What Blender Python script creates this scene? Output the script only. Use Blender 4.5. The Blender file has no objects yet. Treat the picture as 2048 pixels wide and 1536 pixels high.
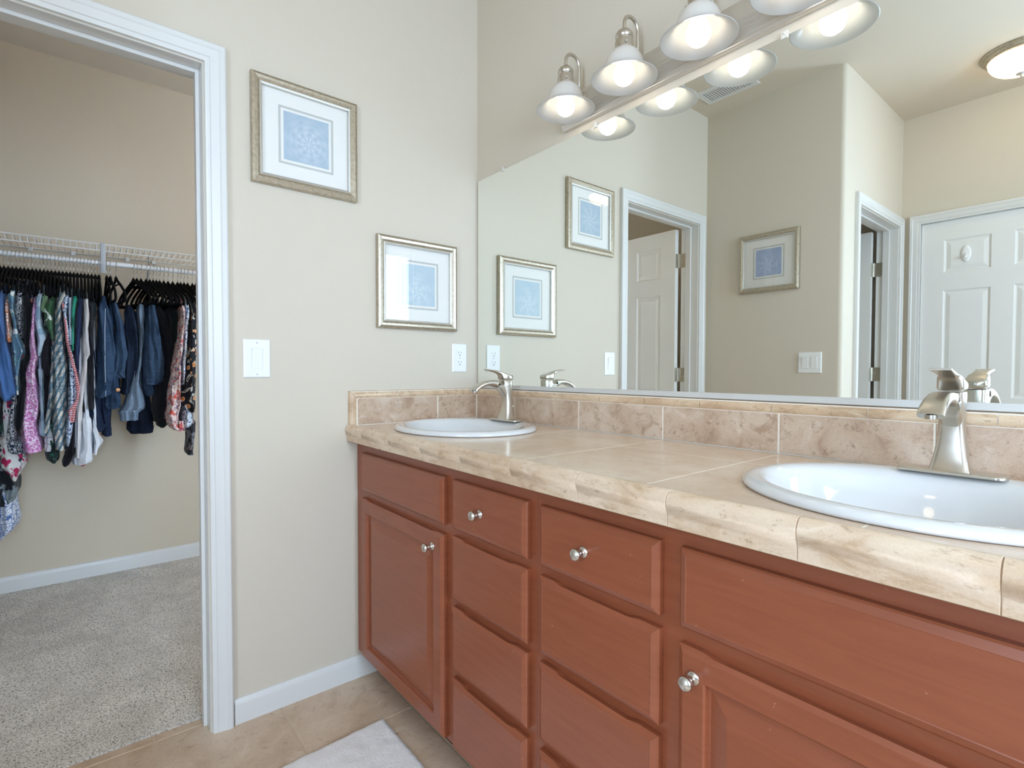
import bpy, bmesh, math, random
from mathutils import Vector, Matrix, noise as mnoise
random.seed(7)
S = bpy.context.scene
COL = S.collection
PI = math.pi

# ------------------------------------------------------------------ camera, world, sun-less daylight, exposure
def link(o):
    COL.objects.link(o); return o
CAM_POS = Vector((1.8108, -1.2998, 1.1179))
YAW, PITCH, ROLL = .6888, -.0258, .0017
cam = bpy.data.cameras.new('camera'); cam_o = link(bpy.data.objects.new('camera', cam))
fwd = Vector((-math.cos(YAW)*math.cos(PITCH), math.sin(YAW)*math.cos(PITCH), math.sin(PITCH)))
rgt = fwd.cross(Vector((0, 0, 1))).normalized(); upv = rgt.cross(fwd)
r2 = rgt*math.cos(ROLL) + upv*math.sin(ROLL); u2 = upv*math.cos(ROLL) - rgt*math.sin(ROLL)
rot = Matrix((r2, u2, -fwd)).transposed().to_4x4()
cam_o.matrix_world = Matrix.Translation(CAM_POS) @ rot
cam.sensor_width = 36; cam.lens = 36*1045.06/2048; cam.clip_start = .01
S.camera = cam_o
S.view_settings.view_transform = 'Standard'
S.view_settings.look = 'None'
S.view_settings.gamma = 1
S.view_settings.use_curve_mapping = False
S.view_settings.exposure = 0.16

W = bpy.data.worlds.new('daylight'); S.world = W; W.use_nodes = True
bg = W.node_tree.nodes['Background']
bg.inputs['Color'].default_value = (.565, .75, 1.0, 1)
bg.inputs['Strength'].default_value = 18.5

WIN = dict(x=3.6, y0=-1.68, y1=-.62, z0=.85, z1=2.45)        # window over the tub, right of the camera
def portal(name, loc, rot, sx, sy):
    l = bpy.data.lights.new(name, 'AREA'); l.shape = 'RECTANGLE'; l.size = sx; l.size_y = sy
    l.cycles.is_portal = True
    o = link(bpy.data.objects.new(name, l)); o.location = loc; o.rotation_euler = rot
portal('window_daylight', (3.70, (WIN['y0']+WIN['y1'])/2, (WIN['z0']+WIN['z1'])/2), (0, PI/2, 0), WIN['z1']-WIN['z0'], WIN['y1']-WIN['y0'])
FILL_WIN = dict(y=-2.823, x0=1.78, x1=2.43, z0=.60, z1=2.25)  # unseen window added in the entry wall as fill light
portal('window_daylight', ((FILL_WIN['x0']+FILL_WIN['x1'])/2, -2.93, (FILL_WIN['z0']+FILL_WIN['z1'])/2), (PI/2, 0, 0), FILL_WIN['x1']-FILL_WIN['x0'], FILL_WIN['z1']-FILL_WIN['z0'])  # daylight portal for the added fill window

# ------------------------------------------------------------------ helpers
class MB:
    """collects shapes into one mesh"""
    def __init__(s): s.v = []; s.f = []; s.m = []
    def add(s, vs, fs, mi=0):
        n = len(s.v); s.v += [tuple(v) for v in vs]; s.f += [tuple(i+n for i in f) for f in fs]; s.m += [mi]*len(fs)
        return s
    def box(s, x0, x1, y0, y1, z0, z1, mi=0):
        x0, x1 = min(x0, x1), max(x0, x1); y0, y1 = min(y0, y1), max(y0, y1); z0, z1 = min(z0, z1), max(z0, z1)
        return s.add([(x0,y0,z0),(x1,y0,z0),(x1,y1,z0),(x0,y1,z0),(x0,y0,z1),(x1,y0,z1),(x1,y1,z1),(x0,y1,z1)],
                     [(3,2,1,0),(4,5,6,7),(0,1,5,4),(1,2,6,5),(2,3,7,6),(3,0,4,7)], mi)
    def loft(s, rings, cap=True, closed=True, mi=0):
        n = len(rings[0]); vs = [p for r in rings for p in r]; fs = []
        for j in range(len(rings)-1):
            for i in range(n if closed else n-1):
                k = (i+1) % n
                fs.append((j*n+i, j*n+k, (j+1)*n+k, (j+1)*n+i))
        if cap and closed:
            fs.append(tuple(reversed(range(n)))); fs.append(tuple((len(rings)-1)*n+i for i in range(n)))
        return s.add(vs, fs, mi)
    def tube(s, pts, r, n=10, sq=None, mi=0):
        pts = [Vector(p) for p in pts]; rings = []; up = None
        for i, p in enumerate(pts):
            t = ((pts[i+1] if i < len(pts)-1 else p) - (pts[i-1] if i else p)).normalized()
            if up is None:
                up = Vector((0, 0, 1)) if abs(t.z) < .9 else Vector((1, 0, 0))
            up = (up - t*up.dot(t))
            if up.length < 1e-6: up = t.orthogonal()
            up.normalize(); b = t.cross(up)
            rr = r[i] if isinstance(r, (list, tuple)) else r
            ra, rb = (rr, rr) if sq is None else (rr*sq[0], rr*sq[1])
            rings.append([p + up*(ra*math.cos(2*PI*k/n)) + b*(rb*math.sin(2*PI*k/n)) for k in range(n)])
        return s.loft(rings, mi=mi)
    def lathe(s, prof, n=32, c=(0, 0, 0), ax='z', cap=False, ribs=0, ribd=0, mi=0):
        rings = []
        for r, h in prof:
            ring = []
            for k in range(n):
                a = 2*PI*k/n; q = r*(1 + (ribd*math.cos(ribs*a) if ribs else 0))
                x, y = q*math.cos(a), q*math.sin(a)
                p = {'z': (x, y, h), 'x': (h, x, y), 'y': (y, h, x)}[ax]
                ring.append((c[0]+p[0], c[1]+p[1], c[2]+p[2]))
            rings.append(ring)
        return s.loft(rings, cap=cap, mi=mi)
    def extrude(s, prof, a, b, ax='x', mi=0):
        """prof: closed 2D outline; axis x: (y,z), y: (x,z), z: (x,y)"""
        def P(q, t): return {'x': (t, q[0], q[1]), 'y': (q[0], t, q[1]), 'z': (q[0], q[1], t)}[ax]
        return s.loft([[P(q, a) for q in prof], [P(q, b) for q in prof]], mi=mi)
    def panel(s, x0, x1, z0, z1, steps, close=True, mi=0):
        """nested rectangles in the xz plane, steps = [(inset, y)], front towards -y"""
        rings = [[(x0+i, y, z0+i), (x1-i, y, z0+i), (x1-i, y, z1-i), (x0+i, y, z1-i)] for i, y in steps]
        n = len(s.v); s.loft(rings, cap=False, mi=mi)
        if close:
            l = n + 4*(len(rings)-1); s.f.append((l, l+1, l+2, l+3)); s.m.append(mi)
        return s
    def build(s, name, mat, parent=None, bev=0, seg=2, smooth=False, M=None, weld=False, angle=None):
        me = bpy.data.meshes.new(name); me.from_pydata(s.v, [], s.f)
        mats = mat if isinstance(mat, (list, tuple)) else [mat]
        for q in mats: me.materials.append(q)
        if len(mats) > 1: me.polygons.foreach_set('material_index', s.m)
        if M is not None: me.transform(M)
        bm = bmesh.new(); bm.from_mesh(me)
        if weld: bmesh.ops.remove_doubles(bm, verts=bm.verts, dist=1e-5)
        bmesh.ops.recalc_face_normals(bm, faces=bm.faces); bm.to_mesh(me); bm.free()
        if smooth: 
            me.shade_smooth()
            if angle: me.set_sharp_from_angle(angle=math.radians(angle))
        o = bpy.data.objects.new(name, me); link(o)
        if parent is not None: o.parent = parent
        if bev:
            m = o.modifiers.new('bevel', 'BEVEL'); m.width = bev; m.segments = seg; m.limit_method = 'ANGLE'; m.angle_limit = math.radians(35)
        return o

def tag(o, label=None, cat=None, group=None, kind=None):
    if label: o['label'] = label
    if cat: o['category'] = cat
    if group: o['group'] = group
    if kind: o['kind'] = kind
    return o
def thing(name, loc, label, cat, rz=0, group=None):
    o = link(bpy.data.objects.new(name, None)); o.location = loc; o.rotation_euler = (0, 0, rz); o.empty_display_size = .05
    return tag(o, label, cat, group)
def struct(o): o['kind'] = 'structure'; return o
def dup(root, loc=None, rz=None, label=None, group=None):
    r = root.copy(); COL.objects.link(r)
    if loc is not None: r.location = loc
    if rz is not None: r.rotation_euler = (0, 0, rz)
    if label: r['label'] = label
    if group: r['group'] = group
    for ch in root.children:
        c = ch.copy(); COL.objects.link(c); c.parent = r
        for g in ch.children:
            d = g.copy(); COL.objects.link(d); d.parent = c
    return r

# ------------------------------------------------------------------ materials
def srgb(r, g, b):
    def c(v):
        v /= 255
        return v/12.92 if v <= .04045 else ((v+.055)/1.055)**2.4
    return (c(r), c(g), c(b), 1)
class NT:
    def __init__(s, name):
        s.mat = bpy.data.materials.new(name); s.mat.use_nodes = True
        s.t = s.mat.node_tree; s.b = s.t.nodes['Principled BSDF']; s.out = s.t.nodes['Material Output']
        s.co = s.t.nodes.new('ShaderNodeTexCoord')
    def n(s, typ, **kw):
        q = s.t.nodes.new('ShaderNode'+typ)
        for k, v in kw.items():
            if k in q.inputs: s.set(q, k, v)
            else: setattr(q, k, v)
        return q
    def set(s, q, k, v):
        if isinstance(v, bpy.types.NodeSocket): s.t.links.new(v, q.inputs[k])
        else: q.inputs[k].default_value = v
    def noise(s, scale, detail=3, rough=.5, dist=0, vec=None, stretch=None):
        v = vec or s.co.outputs['Object']
        if stretch:
            m = s.n('Mapping'); s.t.links.new(v, m.inputs['Vector']); m.inputs['Scale'].default_value = stretch; v = m.outputs['Vector']
        q = s.n('TexNoise'); s.t.links.new(v, q.inputs['Vector'])
        for k, val in (('Scale', scale), ('Detail', detail), ('Roughness', rough), ('Distortion', dist)): q.inputs[k].default_value = val
        return q.outputs['Fac']
    def ramp(s, fac, stops, mode='LINEAR'):
        q = s.n('ValToRGB'); q.color_ramp.interpolation = mode
        e = q.color_ramp.elements
        while len(e) > len(stops): e.remove(e[-1])
        while len(e) < len(stops): e.new(.5)
        for el, (p, c) in zip(e, stops): el.position = p; el.color = c
        s.t.links.new(fac, q.inputs['Fac']); return q.outputs['Color']
    def mix(s, fac, a, b, mode='MIX'):
        q = s.n('Mix'); q.data_type = 'RGBA'; q.blend_type = mode
        for idx, v in ((0, fac), (6, a), (7, b)):
            if isinstance(v, bpy.types.NodeSocket): s.t.links.new(v, q.inputs[idx])
            else: q.inputs[idx].default_value = v
        return q.outputs[2]
    def math(s, op, a, b=0):
        q = s.n('Math'); q.operation = op
        for i, v in ((0, a), (1, b)):
            if isinstance(v, bpy.types.NodeSocket): s.t.links.new(v, q.inputs[i])
            else: q.inputs[i].default_value = v
        return q.outputs[0]
    def bump(s, h, strength, dist=.002):
        q = s.n('Bump'); q.inputs['Strength'].default_value = strength; q.inputs['Distance'].default_value = dist
        s.t.links.new(h, q.inputs['Height']); s.t.links.new(q.outputs['Normal'], s.b.inputs['Normal'])
    def col(s, c): s.set(s.b, 'Base Color', c); return s
    def p(s, **kw):
        for k, v in kw.items(): s.set(s.b, k.replace('_', ' '), v)
        return s

def plain(name, c, rough=.5, metal=0, **kw):
    m = NT(name); m.col(c); m.p(Roughness=rough, Metallic=metal, **kw); return m.mat
def paint(name, c, bs=260, strength=.22, rough=.62):
    m = NT(name); m.col(c); m.p(Roughness=rough, Specular_IOR_Level=.35)
    m.bump(m.noise(bs, 2, .5), strength, .0016); return m.mat
WALL = paint('wall_paint', srgb(212, 200, 181))
CEIL = paint('ceiling_paint', srgb(213, 200, 180), 180, .3, .8)
WHITE = plain('white_trim_paint', srgb(221, 218, 212), .32)
DOORW = plain('white_door_paint', srgb(234, 231, 225), .38)
PLASTIC = plain('white_plastic', srgb(242, 240, 236), .16)
DARK = plain('dark_slot', srgb(38, 36, 34), .6)

def nickel(name, c, rough=.28, stretch=(8, 8, 220)):
    m = NT(name); n = m.noise(12, 3, .6, stretch=stretch)
    m.col(c); m.p(Metallic=1, Roughness=m.math('ADD', m.math('MULTIPLY', n, .07), rough-.035)); return m.mat
NICKEL = plain('brushed_nickel', srgb(206, 199, 187), .29, 1)
NICKELK = nickel('satin_nickel_knob', srgb(214, 212, 207), .24)
PLATE = plain('brushed_nickel_plate', srgb(218, 211, 201), .36, .75)
ALU = plain('aluminium_channel', srgb(206, 202, 194), .45, .1)
STEEL = nickel('hinge_steel', srgb(190, 184, 172), .33)

def stone(name, base, dark, light, scale=5, rough=.2, stretch=(1, 1, 1), pit=.45, bumpy=.08, vein=.5):
    m = NT(name)
    big = m.noise(scale, 5, .6, .6, stretch=stretch)
    c = m.ramp(big, [(.28, dark), (.5, base), (.72, light)])
    mid = m.noise(scale*2.6, 5, .62, .8, stretch=stretch)
    c = m.mix(m.ramp(mid, [(.52, (0, 0, 0, 1)), (.68, (vein, vein, vein, 1))]), c, (dark[0]*.92, dark[1]*.86, dark[2]*.78, 1))
    c = m.mix(m.ramp(mid, [(.30, (vein, vein, vein, 1)), (.44, (0, 0, 0, 1))]), c, (light[0]*1.06, light[1]*1.08, light[2]*1.12, 1))
    fine = m.noise(scale*9, 6, .72, .3, stretch=stretch)
    c = m.mix(m.ramp(fine, [(.33, (vein, vein, vein, 1)), (.44, (0, 0, 0, 1))]), c, (dark[0]*.72, dark[1]*.68, dark[2]*.62, 1))
    grain = m.noise(scale*50, 4, .7)
    c = m.mix(pit*.4, c, m.ramp(grain, [(.3, (dark[0]*.8, dark[1]*.8, dark[2]*.8, 1)), (.65, light)]))
    m.col(c); m.p(Roughness=rough, Specular_IOR_Level=.5)
    m.bump(fine, bumpy, .002); return m.mat
TOPT = stone('counter_tile', srgb(222, 196, 170), srgb(208, 178, 150), srgb(232, 211, 189), 3.2, .17, (1, 1, 1), .3, .03, .25)
TRIMT = stone('edge_trim_tile', srgb(218, 190, 160), srgb(194, 162, 130), srgb(230, 207, 181), 7, .22, (.6, 1.4, 1.4), .5, .10, .8)
SPLT = stone('splash_tile', srgb(200, 172, 146), srgb(166, 133, 105), srgb(218, 197, 176), 6, .3, (1, 1, 1), .6, .12, .85)
CAPT = stone('splash_cap_tile', srgb(212, 180, 146), srgb(178, 142, 108), srgb(226, 202, 170), 8, .26, (.5, 1.3, 1.3), .6, .12, .8)
FLOT = stone('floor_tile', srgb(208, 180, 152), srgb(184, 154, 126), srgb(224, 202, 178), 3.4, .3, (1, 1, 1), .5, .1, .7)
GROUT = plain('pale_grout', srgb(238, 228, 212), .8)
GROUTF = plain('floor_grout', srgb(204, 180, 152), .85)

def wood_paint():
    m = NT('red_brown_cabinet_paint')
    n = m.noise(6, 4, .6, .4, stretch=(1.2, 1.2, 14))
    c = m.ramp(n, [(.3, srgb(137, 72, 46)), (.7, srgb(148, 81, 52))])
    sp = m.noise(95, 2, .5)
    c = m.mix(m.ramp(sp, [(.755, (0, 0, 0, 1)), (.79, (1, 1, 1, 1))]), c, srgb(176, 122, 92))
    m.col(c); m.p(Roughness=.3, Specular_IOR_Level=.55)
    m.bump(m.noise(60, 3, .6, stretch=(.4, 1, 3)), .05, .001); return m.mat
CAB = wood_paint()
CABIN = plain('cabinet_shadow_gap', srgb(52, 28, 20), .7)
PORC = plain('white_porcelain', srgb(221, 219, 216), .06, Coat_Weight=.6, Coat_Roughness=.03)

CLOSETP = paint('closet_wall_paint', srgb(211, 196, 172))
def carpet():
    m = NT('grey_carpet')
    f = m.noise(190, 3, .75); b = m.noise(7, 3, .55, .5)
    c = m.ramp(f, [(.36, srgb(70, 63, 56)), (.44, srgb(214, 206, 195)), (.58, srgb(250, 243, 234))])
    c = m.mix(m.ramp(b, [(.35, (0, 0, 0, 1)), (.65, (.35, .35, .35, 1))]), c, srgb(168, 161, 151))
    m.col(c); m.p(Roughness=.95, Specular_IOR_Level=.1); m.bump(f, .6, .008); return m.mat
CARPET = carpet()
def terry():
    m = NT('white_terry'); n = m.noise(240, 3, .7)
    m.col(srgb(244, 236, 230)); m.p(Roughness=.95, Specular_IOR_Level=.1, Sheen_Weight=.2); m.bump(m.math('ADD', n, m.noise(40, 3, .6)), .6, .006); return m.mat
TERRY = terry()

def mirror_mat():
    m = NT('silvered_mirror'); m.col((.935, .97, .94, 1)); m.p(Metallic=1, Roughness=0); return m.mat
MIRROR = mirror_mat()
MEDGE = plain('mirror_edge', srgb(84, 92, 84), .3)
def pane(name):
    m = NT(name)
    fr = m.n('LayerWeight'); fr.inputs['Blend'].default_value = .5
    fr = m.math('ADD', m.math('MULTIPLY', m.math('POWER', fr.outputs['Facing'], 4.5), .9), .04)
    tr = m.n('BsdfTransparent'); gl = m.n('BsdfGlossy'); gl.inputs['Roughness'].default_value = 0
    mx = m.n('MixShader'); m.t.links.new(fr, mx.inputs[0]); m.t.links.new(tr.outputs[0], mx.inputs[1]); m.t.links.new(gl.outputs[0], mx.inputs[2])
    m.t.links.new(mx.outputs[0], m.out.inputs['Surface']); return m.mat
PANE = pane('clear_glass_pane')
def frosted(name, c, tint=(1, 1, 1, 1)):
    m = NT(name)
    tl = m.n('BsdfTranslucent'); tl.inputs['Color'].default_value = c
    df = m.n('BsdfDiffuse'); df.inputs['Color'].default_value = c
    gl = m.n('BsdfGlossy'); gl.inputs['Roughness'].default_value = .25
    a = m.n('MixShader'); a.inputs[0].default_value = .60; m.t.links.new(tl.outputs[0], a.inputs[1]); m.t.links.new(df.outputs[0], a.inputs[2])
    b = m.n('MixShader'); fr = m.n('LayerWeight'); fr.inputs['Blend'].default_value = .5
    fr = m.math('ADD', m.math('MULTIPLY', m.math('POWER', fr.outputs['Facing'], 4.5), .9), .015)
    m.t.links.new(fr, b.inputs[0]); m.t.links.new(a.outputs[0], b.inputs[1]); m.t.links.new(gl.outputs[0], b.inputs[2])
    m.t.links.new(b.outputs[0], m.out.inputs['Surface']); return m.mat
FROST = frosted('frosted_white_glass', (.68, .665, .635, 1))
def emit(name, c, st):
    m = NT(name); e = m.n('Emission'); e.inputs['Color'].default_value = c; e.inputs['Strength'].default_value = st
    m.t.links.new(e.outputs[0], m.out.inputs['Surface']); return m.mat
BULB = emit('lit_bulb', (1, .92, .79, 1), 5.2)
DOME = None

def champagne(name):
    m = NT(name); n = m.noise(90, 4, .7, stretch=(1, 1, 1))
    m.col(m.ramp(n, [(.3, srgb(168, 154, 132)), (.7, srgb(205, 195, 176))])); m.p(Metallic=.85, Roughness=.36); return m.mat
FRAME = champagne('champagne_silver_frame')
FRAMEL = plain('silver_frame_lip', srgb(208, 204, 195), .45, .7)
MATB = plain('white_mat_board', srgb(240, 236, 228), .8)
MATL = plain('grey_mat_bevel', srgb(196, 197, 190), .8)
def flower(name, hub, tint, pale, petals, seed):
    """generic pale flower in soft blue: wavy petals round an off-centre hub"""
    m = NT(name)
    sep = m.n('SeparateXYZ'); m.t.links.new(m.co.outputs['Object'], sep.inputs[0])
    dx = m.math('SUBTRACT', sep.outputs['X'], hub[0]); dz = m.math('SUBTRACT', sep.outputs['Z'], hub[1])
    r = m.math('SQRT', m.math('ADD', m.math('MULTIPLY', dx, dx), m.math('MULTIPLY', dz, dz)))
    a = m.math('ARCTAN2', dz, dx); n = m.noise(24+seed, 3, .6, .4)
    ph = m.math('ADD', m.math('MULTIPLY', a, petals), m.math('ADD', m.math('MULTIPLY', n, 3.5), m.math('MULTIPLY', r, 60)))
    w = m.math('MULTIPLY', m.math('ADD', m.math('SINE', ph), 1.0), .5)
    ring = m.math('MULTIPLY', m.math('ADD', m.math('SINE', m.math('ADD', m.math('MULTIPLY', r, 330), m.math('MULTIPLY', w, 2.2))), 1), .5)
    fall = m.ramp(m.math('MULTIPLY', r, 11), [(.05, (.75, .75, .75, 1)), (.35, (.55, .55, .55, 1)), (.95, (.12, .12, .12, 1))])
    fac = m.math('MULTIPLY', m.math('ADD', m.math('MULTIPLY', w, .6), m.math('MULTIPLY', ring, .4)), fall)
    c = m.mix(m.math('MULTIPLY', fac, 1.25), tint, pale)
    g = m.ramp(m.math('ADD', m.math('MULTIPLY', sep.outputs['Z'], 5), .5), [(.1, (.32, .32, .32, 1)), (.9, (.0, .0, .0, 1))])
    c = m.mix(g, c, tint); m.col(c); m.p(Roughness=.7); return m.mat

# ------------------------------------------------------------------ room shell
H = 2.728
DO = (-1.712, -1.010)          # closet doorway (y range) in the left wall
DH = 2.032
OW, XC, EW = -1.814, .782, -2.823     # partition face, its outside corner, entry-door wall
def wallset(name, boxes, mat=WALL, **kw):
    m = MB()
    for b in boxes: m.box(*b)
    return struct(m.build(name, mat, **kw))
wallset('wall_left', [(-.115, 0, -2.94, DO[0]-.002, 0, H), (-.115, 0, DO[1]+.002, .12, 0, H), (-.115, 0, DO[0]-.002, DO[1]+.002, DH+.002, H)])
wallset('wall_mirror', [(0, 3.72, 0, .12, 0, H)])
# partition with a rounded outside corner
RO = (-2.752, -2.042)          # doorway in the partition return
m = MB(); r = .022
arc = [(XC-r+r*math.sin(t*PI/16), OW-r+r*math.cos(t*PI/16)) for t in range(9)]
m.extrude([(0, OW), *arc, (XC, RO[1]+.002), (XC-.115, RO[1]+.002), (XC-.115, OW-.115), (0, OW-.115)], 0, H, 'z')
m.box(XC-.115, XC, EW, RO[0]-.002, 0, H); m.box(XC-.115, XC, RO[0]-.002, RO[1]+.002, DH+.002, H)
struct(m.build('wall_partition', WALL, smooth=True, angle=30))
EO = (.883, 1.651)             # entry doorway
EH = 2.045
w2 = FILL_WIN
wallset('wall_entry', [(0, EO[0]-.002, EW-.12, EW, 0, H), (EO[1]+.002, w2['x0'], EW-.12, EW, 0, H), (EO[0]-.002, EO[1]+.002, EW-.12, EW, EH+.002, H),
                       (w2['x0'], w2['x1'], EW-.12, EW, 0, w2['z0']), (w2['x0'], w2['x1'], EW-.12, EW, w2['z1'], H), (w2['x1'], 3.72, EW-.12, EW, 0, H)])
w1 = WIN
wallset('wall_right', [(3.6, 3.72, EW, w1['y0'], 0, H), (3.6, 3.72, w1['y1'], 0, 0, H), (3.6, 3.72, w1['y0'], w1['y1'], 0, w1['z0']), (3.6, 3.72, w1['y0'], w1['y1'], w1['z1'], H)])
wallset('wall_closet_back', [(-1.91, -1.792, -2.5, .5, 0, H)], CLOSETP)
wallset('wall_closet_left', [(-1.792, -.115, -2.5, -2.4, 0, H)], CLOSETP)
wallset('wall_closet_right', [(-1.792, -.115, .36, .5, 0, H)], CLOSETP)
wallset('ceiling', [(-1.91, 3.72, -2.95, .5, H, H+.1)], CEIL)
wallset('floor_carpet', [(-1.792, -.098, -2.4, .36, -.05, .004)], CARPET)
# tiled floor: separate tiles over a grout bed
m = MB(); m.box(-.115, 3.6, -2.94, 0, -.05, -.0012)
fl = struct(m.build('floor', GROUTF))
m = MB(); t = .341
xs = [-.058+t*i for i in range(-1, 12)]; ys = [-.466-t*i for i in range(-2, 8)]
for x in xs:
    for y in ys:
        x0, x1 = max(x+.003, -.098), min(x+t-.003, 3.6); y1, y0 = min(y-.003, 0), max(y-t+.003, -2.94)
        if x1-x0 > .01 and y1-y0 > .01: m.box(x0, x1, y0, y1, -.01, 0)
struct(m.build('floor_tiles', FLOT, bev=.0025))

# windows (daylight); the second is added out of view for fill
def window(name, bars, glass):
    m = MB()
    for b in bars: m.box(*b)
    w = struct(m.build(name, WHITE, bev=.004))
    g = MB(); g.box(*glass); g.build('pane', PANE, w)
x, y0, y1, z0, z1 = 3.64, w1['y0'], w1['y1'], w1['z0'], w1['z1']
window('window_1', [(x, x+.05, y0, y1, z0, z0+.04), (x, x+.05, y0, y1, z1-.04, z1), (x, x+.05, y0, y0+.04, z0, z1), (x, x+.05, y1-.04, y1, z0, z1),
                    (x, x+.05, (y0+y1)/2-.02, (y0+y1)/2+.02, z0, z1)], (x+.02, x+.024, y0+.04, y1-.04, z0+.04, z1-.04))
y, x0, x1, z0, z1 = EW-.09, w2['x0'], w2['x1'], w2['z0'], w2['z1']
window('fill_window', [(x0, x1, y, y+.05, z0, z0+.04), (x0, x1, y, y+.05, z1-.04, z1), (x0, x0+.04, y, y+.05, z0, z1), (x1-.04, x1, y, y+.05, z0, z1),
                    ((x0+x1)/2-.02, (x0+x1)/2+.02, y, y+.05, z0, z1)], (x0+.04, x1-.04, y+.02, y+.024, z0+.04, z1-.04))

# ------------------------------------------------------------------ trim
CAS = [(0, 0), (0, .011), (.006, .0125), (.012, .0125), (.014, .0155), (.036, .0175), (.040, .0205), (.052, .0205), (.0555, .018), (.057, .012), (.057, 0)]   # (outwards from opening, proud of wall)
def casing(name, P, a0, a1, h, reveal=.006, legs=(True, True), w=1.0):
    """P(a, d, z): a along wall, d proud of wall; mitred three-sided casing"""
    m = MB(); lo, hi, top = a0-reveal, a1+reveal, h+reveal
    bottom = 0.0
    def ring(k, q, d):
        q *= w
        return [P(lo-q, d, bottom), P(lo-q, d, top+q), P(hi+q, d, top+q), P(hi+q, d, bottom)][k]
    R = [[ring(k, q, d) for q, d in CAS] for k in range(4)]
    if not legs[0]: R = R[1:]
    if not legs[1]: R = R[:-1]
    m.loft(R)
    return struct(m.build(name, WHITE, smooth=True, angle=28))
def jamb(name, P, a0, a1, h, depth, stop=(.040, .075)):
    """lining of the opening with its door stop; d runs from 0 (room face) to -depth"""
    m = MB()
    def bx(aa, ab, da, db, za, zb):
        p, q = Vector(P(aa, da, za)), Vector(P(ab, db, zb)); m.box(p.x, q.x, p.y, q.y, p.z, q.z)
    bx(a0-.002, a0, .002, -depth-.002, 0, h+.002); bx(a1, a1+.002, .002, -depth-.002, 0, h+.002); bx(a0, a1, .002, -depth-.002, h, h+.002)
    s = .011
    bx(a0, a0+s, -stop[0], -stop[1], 0, h); bx(a1-s, a1, -stop[0], -stop[1], 0, h); bx(a0+s, a1-s, -stop[0], -stop[1], h-s, h)
    return struct(m.build(name, WHITE, bev=.0012, seg=1))
PL = lambda a, d, z: (d, a, z)                      # left wall: proud = +x
PR = lambda a, d, z: (XC+d, a, z)                   # partition return: proud = +x
PE = lambda a, d, z: (a, EW+d, z)                   # entry wall: proud = +y
casing('trim_1', PL, DO[0], DO[1], DH, w=1.0); jamb('trim_2', PL, DO[0], DO[1], DH, .115, (.045, .080))
casing('trim_3', PR, RO[0], RO[1], DH); jamb('trim_4', PR, RO[0], RO[1], DH, .115, (.045, .080))
casing('trim_5', PE, EO[0], EO[1], EH, 0, w=1.0); jamb('trim_6', PE, EO[0], EO[1], EH, .12, (.056, .09))
BB = [(0, 0), (.0125, 0), (.0125, .058), (.011, .066), (.0085, .070), (.0075, .074), (.004, .078), (0, .0785)]
def baseboard(name, p0, p1, nrm, h=1.0):
    m = MB(); p0, p1, nrm = Vector(p0), Vector(p1), Vector(nrm)
    m.loft([[q + nrm*d + Vector((0, 0, z*h)) for d, z in BB] for q in (p0, p1)])
    return struct(m.build(name, WHITE, smooth=True, angle=28))
baseboard('baseboard_left', (0, -.944, 0), (0, -.46, 0), (1, 0, 0))
baseboard('baseboard_closet', (-1.792, -2.4, 0), (-1.792, .36, 0), (1, 0, 0), 1.06)
baseboard('baseboard_partition', (0, OW, 0), (XC-.02, OW, 0), (0, 1, 0))
baseboard('baseboard_entry', (EO[1]+.06, EW, 0), (3.6, EW, 0), (0, 1, 0))
baseboard('baseboard_right', (3.6, EW, 0), (3.6, 0, 0), (-1, 0, 0))
baseboard('baseboard_mirror', (1.96, 0, 0), (3.6, 0, 0), (0, -1, 0))

# ------------------------------------------------------------------ six-panel doors (leaf in local xz plane, hinge at x=0, face -y and +y)
def door_leaf(name, w, h=2.03, th=.035, both=True):
    sx, mw = .112, .10
    pw = (w-2*sx-mw)/2; cx = [0, sx, sx+pw, sx+pw+mw, w-sx, w]
    cz = [0, .235, .80, .95, 1.605, 1.715, 1.915, h]
    m = MB()
    def face(y, sg):
        for i in range(5):
            for j in range(7):
                a, b, c, d = cx[i], cx[i+1], cz[j], cz[j+1]
                if i in (1, 3) and j in (1, 3, 5):
                    st = [(0, y), (.006, y+sg*.006), (.012, y+sg*.0075), (.034, y+sg*.002), (.036, y+sg*.002)]
                    m.panel(a, b, c, d, st)
                else: m.add([(a, y, c), (b, y, c), (b, y, d), (a, y, d)], [(0, 1, 2, 3)])
    face(-th/2, 1); face(th/2, -1)
    y0, y1 = -th/2, th/2
    for q in ([(0,y0,0),(0,y1,0),(0,y1,h),(0,y0,h)], [(w,y0,0),(w,y1,0),(w,y1,h),(w,y0,h)], [(0,y0,0),(w,y0,0),(w,y1,0),(0,y1,0)], [(0,y0,h),(w,y0,h),(w,y1,h),(0,y1,h)]):
        m.add(q, [(0, 1, 2, 3)])
    return struct(m.build(name, DOORW, weld=True))
def hinge(parent, z):
    """butt hinge on the edge at x=0: one leaf on the door edge, one on the jamb, knuckles between"""
    m = MB(); m.box(-.0015, 0, -.014, .0175, z-.045, z+.045)
    m.box(-.052, -.008, .0200, .0217, z-.045, z+.045)
    for k in range(5): m.lathe([(.0, z-.045+k*.018), (.0058, z-.0445+k*.018), (.0058, z-.0275+k*.018), (0, z-.027+k*.018)], 12, (-.004, .0165, 0))
    for dz in (-.03, 0, .03):
        for xx in (-.044, -.028): m.lathe([(0, .0185), (.003, .0188), (.0036, .0200)], 8, (xx, 0, z+dz), 'y')
    return m.build('hinge', STEEL, parent)
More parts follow.
